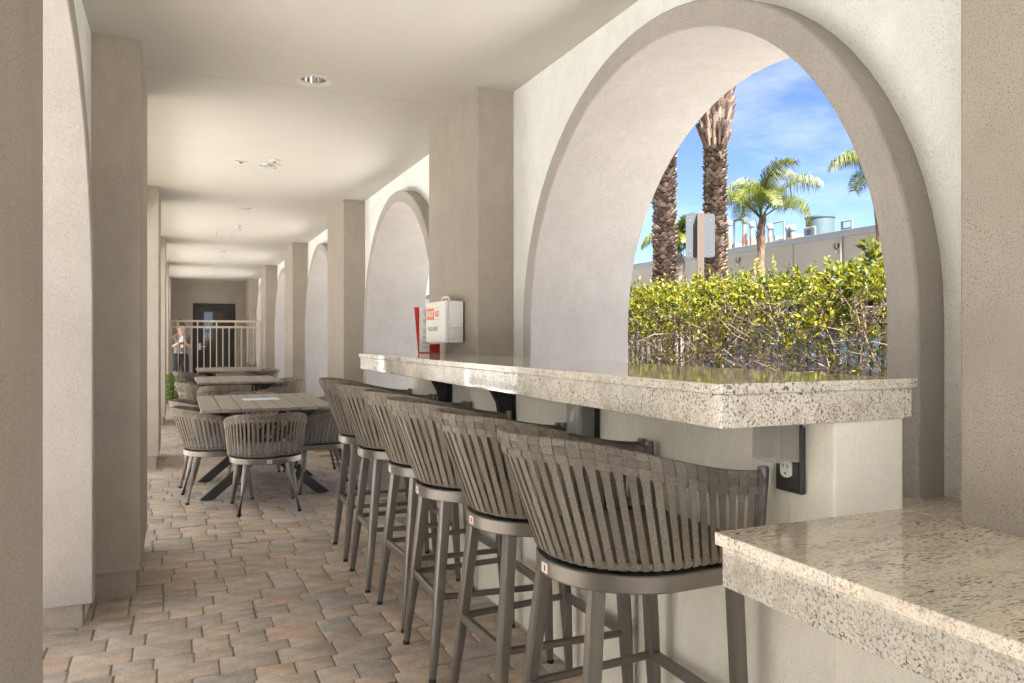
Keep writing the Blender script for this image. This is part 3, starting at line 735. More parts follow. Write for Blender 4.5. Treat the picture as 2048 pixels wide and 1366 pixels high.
# legs ordered: rear +Y, rear -Y, front -Y, front +Y
stool0 = woven_seat('bar_stool', .622, .978, .885, (.235, .235, .232), (.235, .252, .335), 46,
                    [(-.165, .135, -.228, .185), (-.165, -.135, -.228, -.185), (.19, -.19, .225, -.19), (.19, .19, .225, .19)], .287, m_cush)
sy = [1.70, 2.245, 2.76, 3.26, 3.80, 4.345]
slab_ = ['bar stool nearest the camera, partly behind the low counter', 'second bar stool from the low counter', 'third bar stool from the low counter', 'fourth bar stool from the low counter', 'fifth bar stool from the low counter', 'farthest bar stool, at the far end of the bar']
for i, y in enumerate(sy):
    o = stool0 if i == 0 else copy_tree(stool0)
    o.location = (1.06 + (0, .008, -.010, .012, -.006, .004)[i], y, 0); o.rotation_euler = (0, 0, (0, .035, -.025, .03, -.01, -.035)[i])
    tag(o, slab_[i] + ', taupe woven straps', 'bar stool', 'woven bar stools along the bar')
ch0 = woven_seat('dining_chair', .338, .69, .60, (.235, .245, .235), (.235, .27, .315), 42,
                 [(-.15, .14, -.225, .20), (-.15, -.14, -.225, -.20), (.17, -.17, .225, -.215), (.17, .17, .225, .215)], 0, m_cush2)
chairs = [
    (.575, 5.73, 90, 'dining chair with its back to the camera at the nearest table'),
    (.27, 6.25, 4, 'left near chair of the nearest dining table, next to the tall left pillar'),
    (.25, 6.92, -3, 'left far chair of the nearest dining table'),
    (1.08, 6.30, 180, 'right near chair of the nearest dining table, behind the farthest stool'),
    (1.09, 6.95, 178, 'right far chair of the nearest dining table'),
    (.62, 7.42, -90, 'chair at the far end of the nearest dining table, facing the camera'),
    (.48, 9.22, 92, 'chair with its back to the camera at the middle dining table'),
    (.28, 9.80, 8, 'left chair of the middle dining table'),
    (1.10, 9.72, 180, 'right near chair of the middle dining table'),
    (1.13, 10.38, 176, 'right far chair of the middle dining table'),
    (.66, 10.95, -90, 'chair at the far end of the middle dining table, facing the camera'),
    (.80, 12.45, 88, 'chair with its back to the camera at the farthest dining table'),
    (.24, 12.95, 25, 'left chair of the farthest dining table, turned a little'),
    (1.2, 13.1, 180, 'right near chair of the farthest dining table'),
    (1.22, 13.75, 180, 'right far chair of the farthest dining table'),
    (.72, 14.3, -90, 'chair at the far end of the farthest dining table, facing the camera')]
for i, (x, y, a, lab) in enumerate(chairs):
    o = ch0 if i == 0 else copy_tree(ch0)
    o.location = (x, y, 0); o.rotation_euler = (0, 0, radians(a)); tag(o, lab, 'chair', 'woven dining chairs round the tables')

# ------------------------------------------------------------------ tables
TZ = CAM_H - .505
def make_table():
    r = empty('dining_table'); W, L = .945, 1.46; n = 7; sw = W / n
    me = MB().box(-sw / 2 + .0035, sw / 2 - .0035, -L / 2, L / 2, TZ - .024, TZ).mesh('slat', m_slat)
    for k in range(n): link('slat', me, r, .003, (-W / 2 + sw * (k + .5), 0, 0))
    f = MB(); f.box(-W / 2 + .05, W / 2 - .05, -.42, -.36, TZ - .055, TZ - .0245); f.box(-W / 2 + .05, W / 2 - .05, .36, .42, TZ - .055, TZ - .0245)
    f.box(-.03, .03, -.36, .36, TZ - .055, TZ - .026); f.build('under_frame', m_char, r, bevel=.003)
    for yy in (-.39, .39):
        for s in (-1, 1):
            l = MB(); o = yy + s * .0215
            a, b = Vector((-s * .42, o, .012)), Vector((s * .33, o, TZ - .056)); hw = .052
            l.loft([[(a.x - hw, o - .02, .006), (a.x + hw, o - .02, .006), (a.x + hw, o + .02, .006), (a.x - hw, o + .02, .006)],
                    [(b.x - hw, o - .02, b.z), (b.x + hw, o - .02, b.z), (b.x + hw, o + .02, b.z), (b.x - hw, o + .02, b.z)]])
            lg = l.build('leg', m_char, r, bevel=.004)
            MB().box(a.x - .03, a.x + .03, o - .014, o + .014, 0, .0055).build('foot_pad', m_black, lg)
            k = .28; q = a.lerp(b, k); n_ = 12; bo_ = MB()
            yo = o - .0205
            bo_.loft([[(q.x + .011 * cos(2 * pi * i / n_), yo - .003, q.z + .011 * sin(2 * pi * i / n_)) for i in range(n_)], [(q.x + .011 * cos(2 * pi * i / n_), yo + .002, q.z + .011 * sin(2 * pi * i / n_)) for i in range(n_)]]); bo_.build('bolt', m_steel, lg)
    st = MB(); st.box(-.03, .03, -.34, .34, .30, .345); st.build('stretcher', m_char, r, bevel=.003)
    return r
t0 = make_table()
for i, (x, y, a, lab) in enumerate([(.615, 6.52, 0, 'nearest dining table, slatted taupe top with a paper sheet on it'), (.665, 10.12, .5, 'middle dining table with slatted taupe top'), (.74, 13.38, 0, 'farthest slatted dining table, in front of the railing')]):
    o = t0 if i == 0 else copy_tree(t0)
    o.location = (x, y, 0); o.rotation_euler = (0, 0, radians(a)); tag(o, lab, 'table', 'slatted dining tables in the walkway')
ps = tag(empty('paper_sheet', (.625, 6.66, TZ)), 'pale blue printed sheet lying on the nearest dining table', 'paper')
ps.rotation_euler = (0, 0, .06)
MB().box(-.14, .14, -.105, .105, .0006, .0016).build('sheet', m_white2, ps)
MB().box(-.132, .10, -.09, .09, .0017, .0020).build('blue_print', m_bluepaper, ps); MB().box(.105, .132, -.02, .06, .0017, .0020).build('pink_print', m_pink, ps)

# ------------------------------------------------------------------ railing
RY = 16.0
rr_ = tag(empty('railing', (.68, RY, 0)), 'beige metal railing gate across the walkway in front of the door', 'railing')
x0, x1 = LXP - .68 - .01, XP - .68 + .01
zt = CAM_H + .33
for z in (zt, zt - .115):
    MB().box(x0, x1, -.02, .02, z - .022, z + .018).build('rail', m_rail, rr_, bevel=.004)
MB().box(x0, x1, -.018, .018, .08, .115).build('rail', m_rail, rr_, bevel=.004)
nb = 15
pm = MB().box(-.009, .009, -.009, .009, .112, zt - .136).mesh('picket', m_rail)
for k in range(nb): link('picket', pm, rr_, loc=(x0 + (x1 - x0) * (k + .5) / nb, 0, 0))
pm = MB().box(-.013, .013, -.013, .013, zt - .098, zt - .0215).mesh('spacer', m_rail)
for k in range(5): link('spacer', pm, rr_, loc=(x0 + (x1 - x0) * (3 * k + 1.5) / nb, 0, 0))
MB().box(x1 - .06, x1 - .005, -.03, .03, 0, zt + .02).build('post', m_rail, rr_, bevel=.004)
MB().box(x0 + .005, x0 + .06, -.03, .03, 0, zt + .02).build('post', m_rail, rr_, bevel=.004)

# ------------------------------------------------------------------ person behind the railing
def skin_obj(name, verts, edges, radii, mat, parent, root=0, sub=2):
    me = bpy.data.meshes.new(name); me.from_pydata(verts, edges, []); me.materials.append(mat)
    o = link(name, me, parent); sk = o.modifiers.new('skin', 'SKIN'); sk.use_smooth_shade = True
    for i, r in enumerate(radii):
        me.skin_vertices[0].data[i].radius = r if isinstance(r, tuple) else (r, r)
    me.skin_vertices[0].data[root].use_root = True
    sb = o.modifiers.new('sub', 'SUBSURF'); sb.levels = sub; sb.render_levels = sub
    return o
# facing -Y
pe = tag(empty('person', (.045, 18.35, 0)), 'person in grey shirt and dark trousers looking at a white phone behind the railing', 'person')
pe.scale = (.98, .98, .97); pe.rotation_euler = (0, 0, .12)
V = [(0, 0, .84), (0, .0, 1.0), (0, 0, 1.14), (0, .0, 1.27), (0, -.01, 1.345), (0, -.025, 1.40), (0, -.035, 1.475), (0, -.04, 1.54),
     (.155, .01, 1.27), (.185, .0, 1.04), (.075, -.18, 1.14), (-.155, .01, 1.27), (-.185, .0, 1.04), (-.045, -.18, 1.15),
     (.085, 0, .78), (.095, -.01, .44), (.10, .015, .08), (.11, -.10, .03), (-.085, 0, .78), (-.09, -.02, .44), (-.085, .015, .08), (-.095, -.10, .03)]
E_ = [(0, 1), (1, 2), (2, 3), (3, 4), (4, 5), (5, 6), (6, 7), (3, 8), (8, 9), (9, 10), (3, 11), (11, 12), (12, 13), (0, 14), (14, 15), (15, 16), (16, 17), (0, 18), (18, 19), (19, 20), (20, 21)]
Rr = [(.12, .09), (.105, .08), (.12, .09), (.13, .085), (.052, .052), .068, .09, .07, .055, .04, .026, .055, .04, .026, .085, .058, .036, .03, .085, .058, .036, .03]
body = skin_obj('body', V, E_, Rr, m_skin, pe)
fm_ = MB()
fm_.loft([[(.012 * cos(a), -.122, 1.475 + .012 * sin(a)) for a in [2 * pi * k / 8 for k in range(8)]], [(.002 * cos(a), -.142, 1.468 + .002 * sin(a)) for a in [2 * pi * k / 8 for k in range(8)]]])
fm_.build('nose', m_skin, pe, 60)
for s in (-1, 1):
    e_ = MB(); e_.loft([[(s * .03 + .012 * cos(a), -.115, 1.498 + .006 * sin(a)) for a in [2 * pi * k / 8 for k in range(8)]], [(s * .03 + .01 * cos(a), -.121, 1.498 + .004 * sin(a)) for a in [2 * pi * k / 8 for k in range(8)]]]); e_.build('eye', m_hair, pe, 60)
mo = MB(); mo.box(-.022, .022, -.12, -.108, 1.432, 1.439); mo.build('mouth', m_red, pe)
skin_obj('shirt', [(0, 0, .80), (0, 0, 1.0), (0, 0, 1.14), (0, 0, 1.27), (0, .005, 1.32), (.165, .01, 1.27), (.19, .0, 1.10), (-.165, .01, 1.27), (-.19, 0, 1.10)],
         [(0, 1), (1, 2), (2, 3), (3, 4), (3, 5), (5, 6), (3, 7), (7, 8)], [(.165, .125), (.145, .112), (.145, .115), (.15, .105), (.07, .065), .074, .066, .074, .066], m_shirt, pe)
skin_obj('trousers', [(0, 0, .98), (0, 0, .82), (.09, 0, .74), (.098, -.01, .44), (.10, .015, .10), (-.09, 0, .74), (-.093, -.02, .44), (-.088, .015, .10)],
         [(0, 1), (1, 2), (2, 3), (3, 4), (1, 5), (5, 6), (6, 7)], [(.145, .11), (.15, .115), .10, .07, .05, .10, .07, .05], m_trous, pe)
hr = MB(); rings = []
for k in range(9):
    a = -pi / 2 + pi * k / 8; r = .103 * cos(a) + .001
    rings.append([(r * .92 * cos(t), +.032 + r * 1.0 * sin(t), 1.548 + .095 * sin(a)) for t in [2 * pi * q / 16 for q in range(16)]])
hr.loft(rings); rings = []
for k in range(7):
    a = -pi / 2 + pi * k / 6; r = .05 * cos(a) + .001
    rings.append([(r * cos(t), .02 + r * sin(t), 1.635 + .045 * sin(a)) for t in [2 * pi * q / 12 for q in range(12)]])
hr.loft(rings); hr.build('hair', m_hair, pe, 60)
for s, bx_, by_, bz_ in ((1, .075, -.18, 1.14), (-1, -.045, -.18, 1.15)):
    vv = [(bx_, by_, bz_), (bx_ - s * .015, by_ - .03, bz_ + .045)]; ee = [(0, 1)]; rad = [.026, (.034, .018)]
    for q in range(4):
        b = len(vv); vv += [(bx_ - s * .035, by_ - .045 + .006 * q, bz_ + .05 + .02 * q), (bx_ - s * .06, by_ - .05 + .008 * q, bz_ + .056 + .02 * q)]
        ee += [(1, b), (b, b + 1)]; rad += [.009, .008]
    b = len(vv); vv += [(bx_ - s * .02, by_ - .05, bz_ + .085), (bx_ - s * .03, by_ - .06, bz_ + .11)]; ee += [(1, b), (b, b + 1)]; rad += [.011, .009]
    skin_obj('hand', vv, ee, rad, m_skin, pe, 0, 1)
by = MB(); by.box(-.025, .025, -.125, -.108, .905, .935); by.build('belt_buckle', m_steel, pe, bevel=.003)
bd = MB(); bd.box(-.015, .04, -.135, -.125, 1.03, 1.10); bd.build('badge', m_white2, pe, bevel=.003)
ph = tag(empty('phone', (.06, 18.12, 1.19)), 'white phone held up by the person behind the railing', 'phone'); ph.rotation_euler = (.35, 0, .12)
MB().box(-.037, .037, -.005, .005, -.075, .075).build('case', m_phone, ph, bevel=.004); MB().box(-.03, -.008, -.008, -.0052, .04, .066).build('camera_bump', m_black, ph, bevel=.002)

# ------------------------------------------------------------------ leaves
def leaf(mb, tn, p, d, up, L, W, tone, fold=.18, bend=.25):
    d = d.normalized(); s = d.cross(up)
    if s.length < 1e-4: s = d.orthogonal()
    s.normalize(); n = s.cross(d).normalized(); b = len(mb.v)
    a0 = p; a1 = p + d * L * .5 + n * (-bend * .15 * L); a2 = p + d * L - n * bend * L * .5
    e1 = a1 + s * W / 2 + n * fold * W; e2 = a1 - s * W / 2 + n * fold * W
    mb.v += [tuple(a0), tuple(e1), tuple(a2), tuple(e2), tuple(a1)]
    mb.f += [(b, b + 4, b + 1), (b + 1, b + 4, b + 2), (b, b + 3, b + 4), (b + 3, b + 2, b + 4)]; mb.m += [0] * 4; tn += [tone] * 4
def rv(rng): 
    while True:
        v = Vector((rng.uniform(-1, 1), rng.uniform(-1, 1), rng.uniform(-1, 1)))
        if .05 < v.length < 1: return v.normalized()

# fence
FX = 5.25; FY0, FY1 = -1.0, 15.0
fr = tag(empty('fence', (FX, 7, 0)), 'dark metal picket fence inside the hedge beyond the arch', 'fence')
for z in (1.50, 1.38, .2): MB().box(-.02, .02, FY0 - 7, FY1 - 7, z - .02, z + .02).build('rail', m_fence, fr)
pk = MB().box(-.0095, .0095, -.0095, .0095, -.03, 1.53).mesh('picket', m_fence)
k = FY0
while k < FY1: link('picket', pk, fr, loc=(0, k - 7, 0)); k += .115
pp = MB().box(-.035, .035, -.035, .035, -.03, 1.62).mesh('post', m_fence)
for k in range(7): link('post', pp, fr, loc=(.0, FY0 + .2 + 2.45 * k - 7, 0))

# hedge
HX = 5.0
hg = tag(empty('hedge', (HX, 7, 0)), 'sparse yellow green hedge with bare twigs beyond the arch', 'hedge')
rng = random.Random(3); lv = MB(); lt = []; dv = MB(); dt = []; tw = MB()
def hz(y): return 1.74 + .07 * mnoise.noise((y * 1.1, 3, 0)) + .07 * mnoise.noise((y * 3.7, 9, 0)) 
def sprig(p, d, L, nl, size, tlo, thi):
    for q in range(nl):
        t = (q + .5) / nl; pos = p + d * L * t
        dd = (d * .5 + rv(rng) * .9 + Vector((0, 0, .25))).normalized()
        leaf(lv, lt, pos, dd, rv(rng), size * rng.uniform(.6, 1.2), size * rng.uniform(.32, .5), min(1, max(0, rng.uniform(tlo, thi) + .1 * mnoise.noise(pos * 2))))
for i in range(5200):                      # leafy top
    y = rng.uniform(.5, 13.5); top = hz(y); u = rng.random()
    z = top - .52 * u ** 1.3; x = HX + rng.uniform(-.36, .36)
    if z > top - .12 and rng.random() < .5: z -= .05
    cl = mnoise.noise((y * 2.2, z * 2.5, 5))
    if z < top - .25 and cl < -.05: continue
    sprig(Vector((x, y, z)), (Vector((rng.gauss(0, .5), rng.gauss(0, .5), rng.uniform(.1, 1))) + Vector((-.25, 0, 0))).normalized(), rng.uniform(.06, .14), rng.randint(6, 9), .064, .12, .95)
for i in range(170):                       # shoots over the top
    y = rng.uniform(.5, 13.5); p = Vector((HX + rng.uniform(-.3, .3), y, hz(y) - .05)); d = Vector((rng.gauss(0, .25), rng.gauss(0, .3), 1)).normalized(); L = rng.uniform(.12, .26)
    tw.tube([p, p + d * L], [.003, .0015], 4); sprig(p, d, L, rng.randint(6, 10), .06, .45, 1)
p = Vector((HX - .1, 4.33, hz(4.33)))
for k in range(5): sprig(p, Vector((rng.gauss(0, .3), rng.gauss(0, .3), 1)).normalized(), .22, 9, .085, .2, .7)
for i in range(5200):                      # lower, sparse clumps
    y = rng.uniform(.5, 13.5); z = rng.uniform(.05, 1.3); x = HX + rng.uniform(-.36, .30)
    if mnoise.noise((y * 1.7, z * 2.0, 11)) < .04 + .1 * (1 - z): continue
    sprig(Vector((x, y, z)), rv(rng), rng.uniform(.05, .12), rng.randint(3, 6), .052, .1, .9)
for i in range(7000):                      # twigs
    y = rng.uniform(.5, 13.5); z = rng.uniform(.0, 1.45); x = HX + rng.uniform(-.33, .3)
    d = Vector((rng.gauss(0, .5), rng.gauss(0, .9), rng.gauss(.6, .6))).normalized(); L = rng.uniform(.12, .5); r0 = rng.uniform(.002, .0055)
    p = Vector((x, y, z)); m1 = p + d * L * .5 + rv(rng) * L * .12; e1 = p + d * L + rv(rng) * L * .15
    tw.tube([p, m1, e1], [r0, r0 * .8, r0 * .4], 4)
    for q in range(rng.randint(0, 2)):
        b_ = m1 + rv(rng) * .02; tw.tube([b_, b_ + (d + rv(rng)).normalized() * L * .4], [r0 * .5, r0 * .3], 3)
stem_y = .5
while stem_y < 13.5:                       # main stems
    p = Vector((HX + rng.uniform(-.1, .1), stem_y, -.03)); pts = [p]
    for q in range(6): pts.append(pts[-1] + Vector((rng.gauss(0, .06), rng.gauss(0, .07), .26)))
    tw.tube(pts, [.016, .014, .012, .010, .008, .006, .004], 5); stem_y += rng.uniform(.1, .28)
for i in range(3800):
    y = rng.uniform(.5, 13.5); z = rng.uniform(.1, 1.35)
    if mnoise.noise((y * 1.5, z * 2.4, 31)) < .1: continue
    for q in range(rng.randint(2, 5)): leaf(dv, dt, Vector((HX + rng.uniform(-.36, .3), y + rng.gauss(0, .03), z + rng.gauss(0, .03))), rv(rng), rv(rng), rng.uniform(.03, .06), rng.uniform(.012, .025), rng.random(), .3, .6)
def shift(mb, o): mb.v = [(a - o[0], b - o[1], c - o[2]) for a, b, c in mb.v]
for mb in (lv, dv, tw): shift(mb, (HX, 7, 0))
o = lv.build('foliage', m_leaf, hg); tone_attr(o.data, lt); o['kind'] = 'stuff'
o = dv.build('dead_leaves', m_deadleaf, hg); tone_attr(o.data, dt); o['kind'] = 'stuff'
o = tw.build('twigs', m_twig, hg); o['kind'] = 'stuff'

# bushes in the walkway
def bush(name, loc, r, h, n, lab, stems=False):
    root = tag(empty(name, loc), lab, 'plant'); b = MB(); t = []; s = MB(); rg = random.Random(hash(name) % 99 + n)
    rg = random.Random(n)
    for i in range(n):
        d = rv(rg); k = rg.uniform(.55, 1); p = Vector((d.x * r * k, d.y * r * k, h * .55 + d.z * h * .45 * k))
        if p.z < .06: continue
        for q in range(4): leaf(b, t, p + rv(rg) * .02, (d + rv(rg) * .8).normalized(), rv(rg), .05, .03, rg.random())
    for i in range(10):
        a = rg.uniform(0, 6.28); s.tube([(0.02 * cos(a), .02 * sin(a), .0), (r * .4 * cos(a), r * .4 * sin(a), h * .5), (r * .6 * cos(a), r * .6 * sin(a), h * .85)], [.007, .005, .002], 4)
    o = b.build('foliage', m_bush, root); tone_attr(o.data, t); s.build('stem', m_twig, root)
    return root
bush('shrub', (-.06, 14.75, 0), .25, .62, 260, 'small bright green shrub by the left pillar in front of the railing')
b2 = bush('potted_plant', (1.3, 15.75, .3), .13, .47, 30, 'thin leafy plant in front of the railing beside the right pillar')
s = MB(); n = 18; R = lambda rad, z: [(rad * cos(2 * pi * i / n), rad * sin(2 * pi * i / n), z) for i in range(n)]
s.loft([R(.10, -.30), R(.14, -.05), R(.15, -.05), R(.15, 0), R(.135, 0), R(.13, -.03), R(.001, -.03)], True); s.build('pot', m_pot, b2, 40)

# ------------------------------------------------------------------ palms
def date_palm(loc, r0, h_trunk, h_crown, lab, seed, crown=18):
    rg = random.Random(seed); root = tag(empty('date_palm', loc), lab, 'palm tree', 'date palms beyond the hedge'); m = MB(); t = []
    H = h_trunk + h_crown
    def rad(z):
        if z < h_trunk: return r0 * (1.06 - .12 * z / h_trunk)
        k = (z - h_trunk) / h_crown; q_ = (z - h_trunk) / 1.5; return r0 * (.94 + .55 * sin(min(q_, 1.5) / 1.5 * pi) ** .7 + .05)
    nb_ = 60; rings = []
    for k in range(nb_ + 1):
        z = H * k / nb_; rings.append([(rad(z) * .93 * cos(a), rad(z) * .93 * sin(a), z) for a in [2 * pi * q / 20 for q in range(20)]])
    m.loft(rings); t += [.1] * len(m.f)
    z = .0; row = 0
    while z < H:
        big = z > h_trunk; nsc = 11 if not big else 15; step = .085 if not big else .15
        for q in range(nsc):
            a = 2 * pi * (q + .5 * (row % 2)) / nsc + rg.gauss(0, .05); zz = z + rg.gauss(0, .015); R_ = rad(zz) * .9; w = 2 * pi * R_ / nsc * (.78 if not big else .6)
            L = rg.uniform(.05, .09) if not big else rg.uniform(.2, .36); out = rg.uniform(.045, .09) if not big else rg.uniform(.06, .17)
            c_, s_ = cos(a), sin(a); T_ = Vector((-s_, c_, 0)); N_ = Vector((c_, s_, 0)); P_ = N_ * R_ + Vector((0, 0, zz)); b = len(m.v)
            tip = P_ + N_ * (out + .02) + Vector((0, 0, L)) + T_ * rg.gauss(0, .012)
            m.v += [tuple(P_ - T_ * w), tuple(P_ + T_ * w), tuple(P_ + N_ * out * .5 + Vector((0, 0, -.02))), tuple(tip - T_ * w * .45), tuple(tip + T_ * w * .45), tuple(P_ + Vector((0, 0, L * 1.1)))]
            m.f += [(b, b + 2, b + 3), (b + 2, b + 4, b + 3), (b + 2, b + 1, b + 4), (b + 3, b + 4, b + 5), (b, b + 3, b + 5), (b + 1, b + 5, b + 4)]; m.m += [0] * 6
            tn = rg.random() * .85 + (.12 if big and z < h_trunk + .3 else 0) + (.15 if rg.random() < .04 else 0); t += [min(1, tn)] * 6
        z += step; row += 1
    o = m.build('trunk', m_bark, root); tone_attr(o.data, t)
    fm = frond_mesh(3.2, 60, seed, .5, .02)
    for k in range(crown):
        f_ = link('frond', fm, root, loc=(0, 0, H - .1)); f_.rotation_euler = (0, rg.uniform(-.6, .1), 2 * pi * k * .382 * 1.0 + rg.gauss(0, .1))
    return root
def frond_mesh(L, n, seed, droop, w, hang=.35, ll=.45):
    rg = random.Random(seed); m = MB(); t = []; pts = []
    for k in range(13):
        u = k / 12; pts.append(Vector((L * (u * .48 + .20 * u * u), 0, L * (1.08 * u - (.50 + droop * .62) * u ** 2.6))))
    m.tube(pts, [.022 * (1 - .8 * k / 12) * L / 1.6 for k in range(13)], 5); t += [.45] * len(m.f)
    def P(u):
        k = min(11, int(u * 12)); return pts[k].lerp(pts[k + 1], u * 12 - k), (pts[k + 1] - pts[k]).normalized()
    for q in range(n):
        u = .16 + .84 * (q + rg.random() * .6) / n; p, d = P(min(u, .999))
        for s in (-1, 1):
            l = ll * L / 1.6 * (1 - abs(u - .45) ** 1.6 * 1.5) * rg.uniform(.75, 1.1); l = max(l, .08)
            dr = (d * .55 + Vector((0, s * rg.uniform(.5, 1.0), rg.uniform(-.1, .4)))).normalized(); e1 = p + dr * l * .5; e2 = e1 + (dr * .55 + Vector((0, 0, -hang - rg.uniform(.2, .9)))).normalized() * l * .5
            sd = d * w * .5; b = len(m.v)
            m.v += [tuple(p - sd), tuple(p + sd), tuple(e1 + sd), tuple(e1 - sd), tuple(e2)]
            m.f += [(b, b + 1, b + 2, b + 3), (b + 3, b + 2, b + 4)]; m.m += [0, 0]; tn = min(1, max(0, .35 + .5 * u + rg.gauss(0, .22))); t += [tn, tn]
    me = m.mesh('frond', m_palmleaf); tone_attr(me, t); return me
def queen_palm(loc, r0, h, fl, nf, lab, seed, bark, ws=.035):
    rg = random.Random(seed); root = tag(empty('queen_palm', loc), lab, 'palm tree', 'small feathery palms beyond the hedge'); m = MB(); rings = []
    for k in range(41):
        z = h * k / 40; r = r0 * (1.0 + .08 * sin(k * 1.7) + (.0 if z < h - 1.0 else .25 * sin((z - h + 1) * pi)))
        if z > h - .45: r *= max(.35, 1 - (z - h + .45) * 1.3)
        rings.append([(r * cos(a) * (1 + .05 * rg.gauss(0, 1)), r * sin(a) * (1 + .05 * rg.gauss(0, 1)), z) for a in [2 * pi * q / 14 for q in range(14)]])
    m.loft(rings)
    for k in range(26):                      # old leaf boots
        a = rg.uniform(0, 6.28); z = h - rg.uniform(.2, 1.15); b = Vector((cos(a) * r0 * .9, sin(a) * r0 * .9, z)); e = b + Vector((cos(a) * .07, sin(a) * .07, rg.uniform(.2, .4)))
        T_ = Vector((-sin(a), cos(a), 0)) * .045; i = len(m.v); m.v += [tuple(b - T_), tuple(b + T_), tuple(e + T_ * .3), tuple(e - T_ * .3)]; m.face((i, i + 1, i + 2, i + 3))
    m.build('trunk', bark, root)
    vars_ = [frond_mesh(fl * k, 130, seed + q, dr, ws, 1.3, .62) for q, (k, dr) in enumerate(((1.0, .35), (.9, .6), (1.05, .15)))]
    for k in range(nf):
        f_ = link('frond', vars_[k % 3], root, loc=(0, 0, h - .12)); lift = -.42 + .95 * (k / nf); f_.rotation_euler = (rg.gauss(0, .15), lift + rg.gauss(0, .1), 2.4 * k + rg.gauss(0, .15))
    return root
def at_px(px, d):
    u = (px - 1024) / 1535.1; s, c = sin(.41), cos(.41); return (d * (s + u * c), d * (c - u * s), 0)
date_palm(at_px(1329, 18), .235, 8.0, 1.8, 'thick date palm trunk on the left in the arch opening', 4)
date_palm(at_px(1430, 18), .235, 5.65, 3.9, 'date palm trunk behind the sign post, with a shaggy swollen top', 5)
queen_palm(at_px(1522, 19.5), .085, 4.35, 1.85, 12, 'feathery palm in the middle of the arch opening', 11, m_bark2, .013)
queen_palm(at_px(1762, 18), .115, 4.95, 1.6, 13, 'feathery palm half hidden by the right side of the arch', 12, m_bark2, .013)
queen_palm(at_px(1358, 27), .16, 4.3, 1.7, 14, 'small distant feathery palm between the two thick trunks', 13, m_bark3, .025)

# ------------------------------------------------------------------ street sign seen from behind
c_ = at_px(1401, 10.8); sg = tag(empty('road_sign', c_), 'grey back of a road sign on a brown post behind the hedge', 'sign'); sg.rotation_euler = (0, 0, -.60)
zt = CAM_H + (676 - 427) / 1535.1 * 10.8; zb = CAM_H + (676 - 514) / 1535.1 * 10.8
s = MB(); pts = []
for (cx, cz, a0) in ((.165, zt - .035, 0), (-.165, zt - .035, pi / 2), (-.165, zb + .035, pi), (.165, zb + .035, 1.5 * pi)):
    for k in range(5): pts.append((cx + .035 * cos(a0 + k * pi / 8), cz + .035 * sin(a0 + k * pi / 8)))
s.loft([[(a, .046, b) for a, b in pts], [(a, .05, b) for a, b in pts]]); s.build('panel', m_signback, sg)
MB().box(-.048, .048, -.045, .045, -.06, zt + .01).build('post', m_post, sg, bevel=.006)
for z in (zt - .09, zb + .1):
    for x in (-.14, .14): MB().box(x - .008, x + .008, .042, .0462, z - .008, z + .008).build('bolt', m_steel, sg)

# ------------------------------------------------------------------ concrete building beyond, with rooftop pipes and tank
WX = 20.0; WT = CAM_H + .174 * WX
bd_ = tag(empty('concrete_building', (WX, 20, 0)), 'long plain concrete building with dark roof coping beyond the palms', 'building')
ys = [-14, -6, 2, 8.2, 14.6, 21, 27.5, 34, 41, 48, 56]
for a, b in zip(ys, ys[1:]): MB().box(0, 12, a + .015 - 20, b - .015 - 20, -.06, WT - .03).build('panel', m_conc, bd_, bevel=.01)
MB().box(.06, 11.9, ys[0] - 19.9, ys[-1] - 20.1, -.06, WT - .05).build('core', m_conc, bd_)
MB().box(-.06, 12.1, ys[0] - 20, ys[-1] - 20, WT - .03, WT + .06).build('coping', m_coping, bd_, bevel=.01)
MB().box(-.09, -.002, ys[0] - 20, ys[-1] - 20, WT - .16, WT - .035).build('flashing', m_coping, bd_)
def wallpt(px, x):
    u = (px - 1024) / 1535.1; s, c = sin(.41), cos(.41); return x * (c - u * s) / (s + u * c)
for px in (1675, 1478): # wall lights
    y = wallpt(px, WX) - 20; z = CAM_H + (676 - (492 if px > 1600 else 520)) / 1535.1 * (WX * sin(.41) + (y + 20) * cos(.41))
    l = MB(); l.box(-.12, 0, y - .06, y + .06, z - .07, z + .07); l.tube([(-.06, y, z - .07), (-.1, y, z - .25)], .03, 6); l.build('wall_lamp', m_post, bd_)
y = wallpt(1685, WX) - 20; MB().tube([(-.05, y, 1.5), (-.05, y, WT - .1)], .035, 8).build('downpipe', m_conc, bd_)
def pipe_stand(px, x, z1, lab, orange=True, cross=True):
    y = wallpt(px, x); r = tag(empty('roof_pipe', (x, y, WT)), lab, 'pipe', 'rooftop pipes on the concrete building'); h = z1 - WT
    MB().tube([(0, 0, 0), (0, 0, h)], .10, 10).build('pipe', m_galv, r, 50)
    n = 12; MB().loft([[(rr * cos(2 * pi * i / n), rr * sin(2 * pi * i / n), h + z) for i in range(n)] for rr, z in ((.13, -.1), (.15, .05), (.10, .12), (.02, .14))]).build('cap', m_galv, r, 50)
    if orange: MB().tube([(-.03, -.06, h * .2), (-.03, -.06, h * .62)], .07, 8).build('sleeve', m_orange, r, 50)
def zpx(px, py, x):
    y = wallpt(px, x); return CAM_H + (676 - py) / 1535.1 * (x * sin(.41) + y * cos(.41))
labs = ['nearest thick', 'second', 'third', 'fourth', 'fifth', 'last']
for (px, py, lab) in ((1459, 446, 'white vent pipe with orange sleeve right of the shaggy trunk'), (1489, 441, 'thin white vent pipe left of the middle palm trunk'), (1504, 449, 'white vent pipe with orange sleeve just left of the middle palm trunk'), (1540, 453, 'white vent pipe with orange sleeve just right of the middle palm trunk'), (1577, 457, 'short white vent pipe farther right of the middle palm'), (1585, 456, 'rightmost short white vent pipe beside the tank')):
    pipe_stand(px, 22.5, zpx(px, py, 22.5), lab, True)
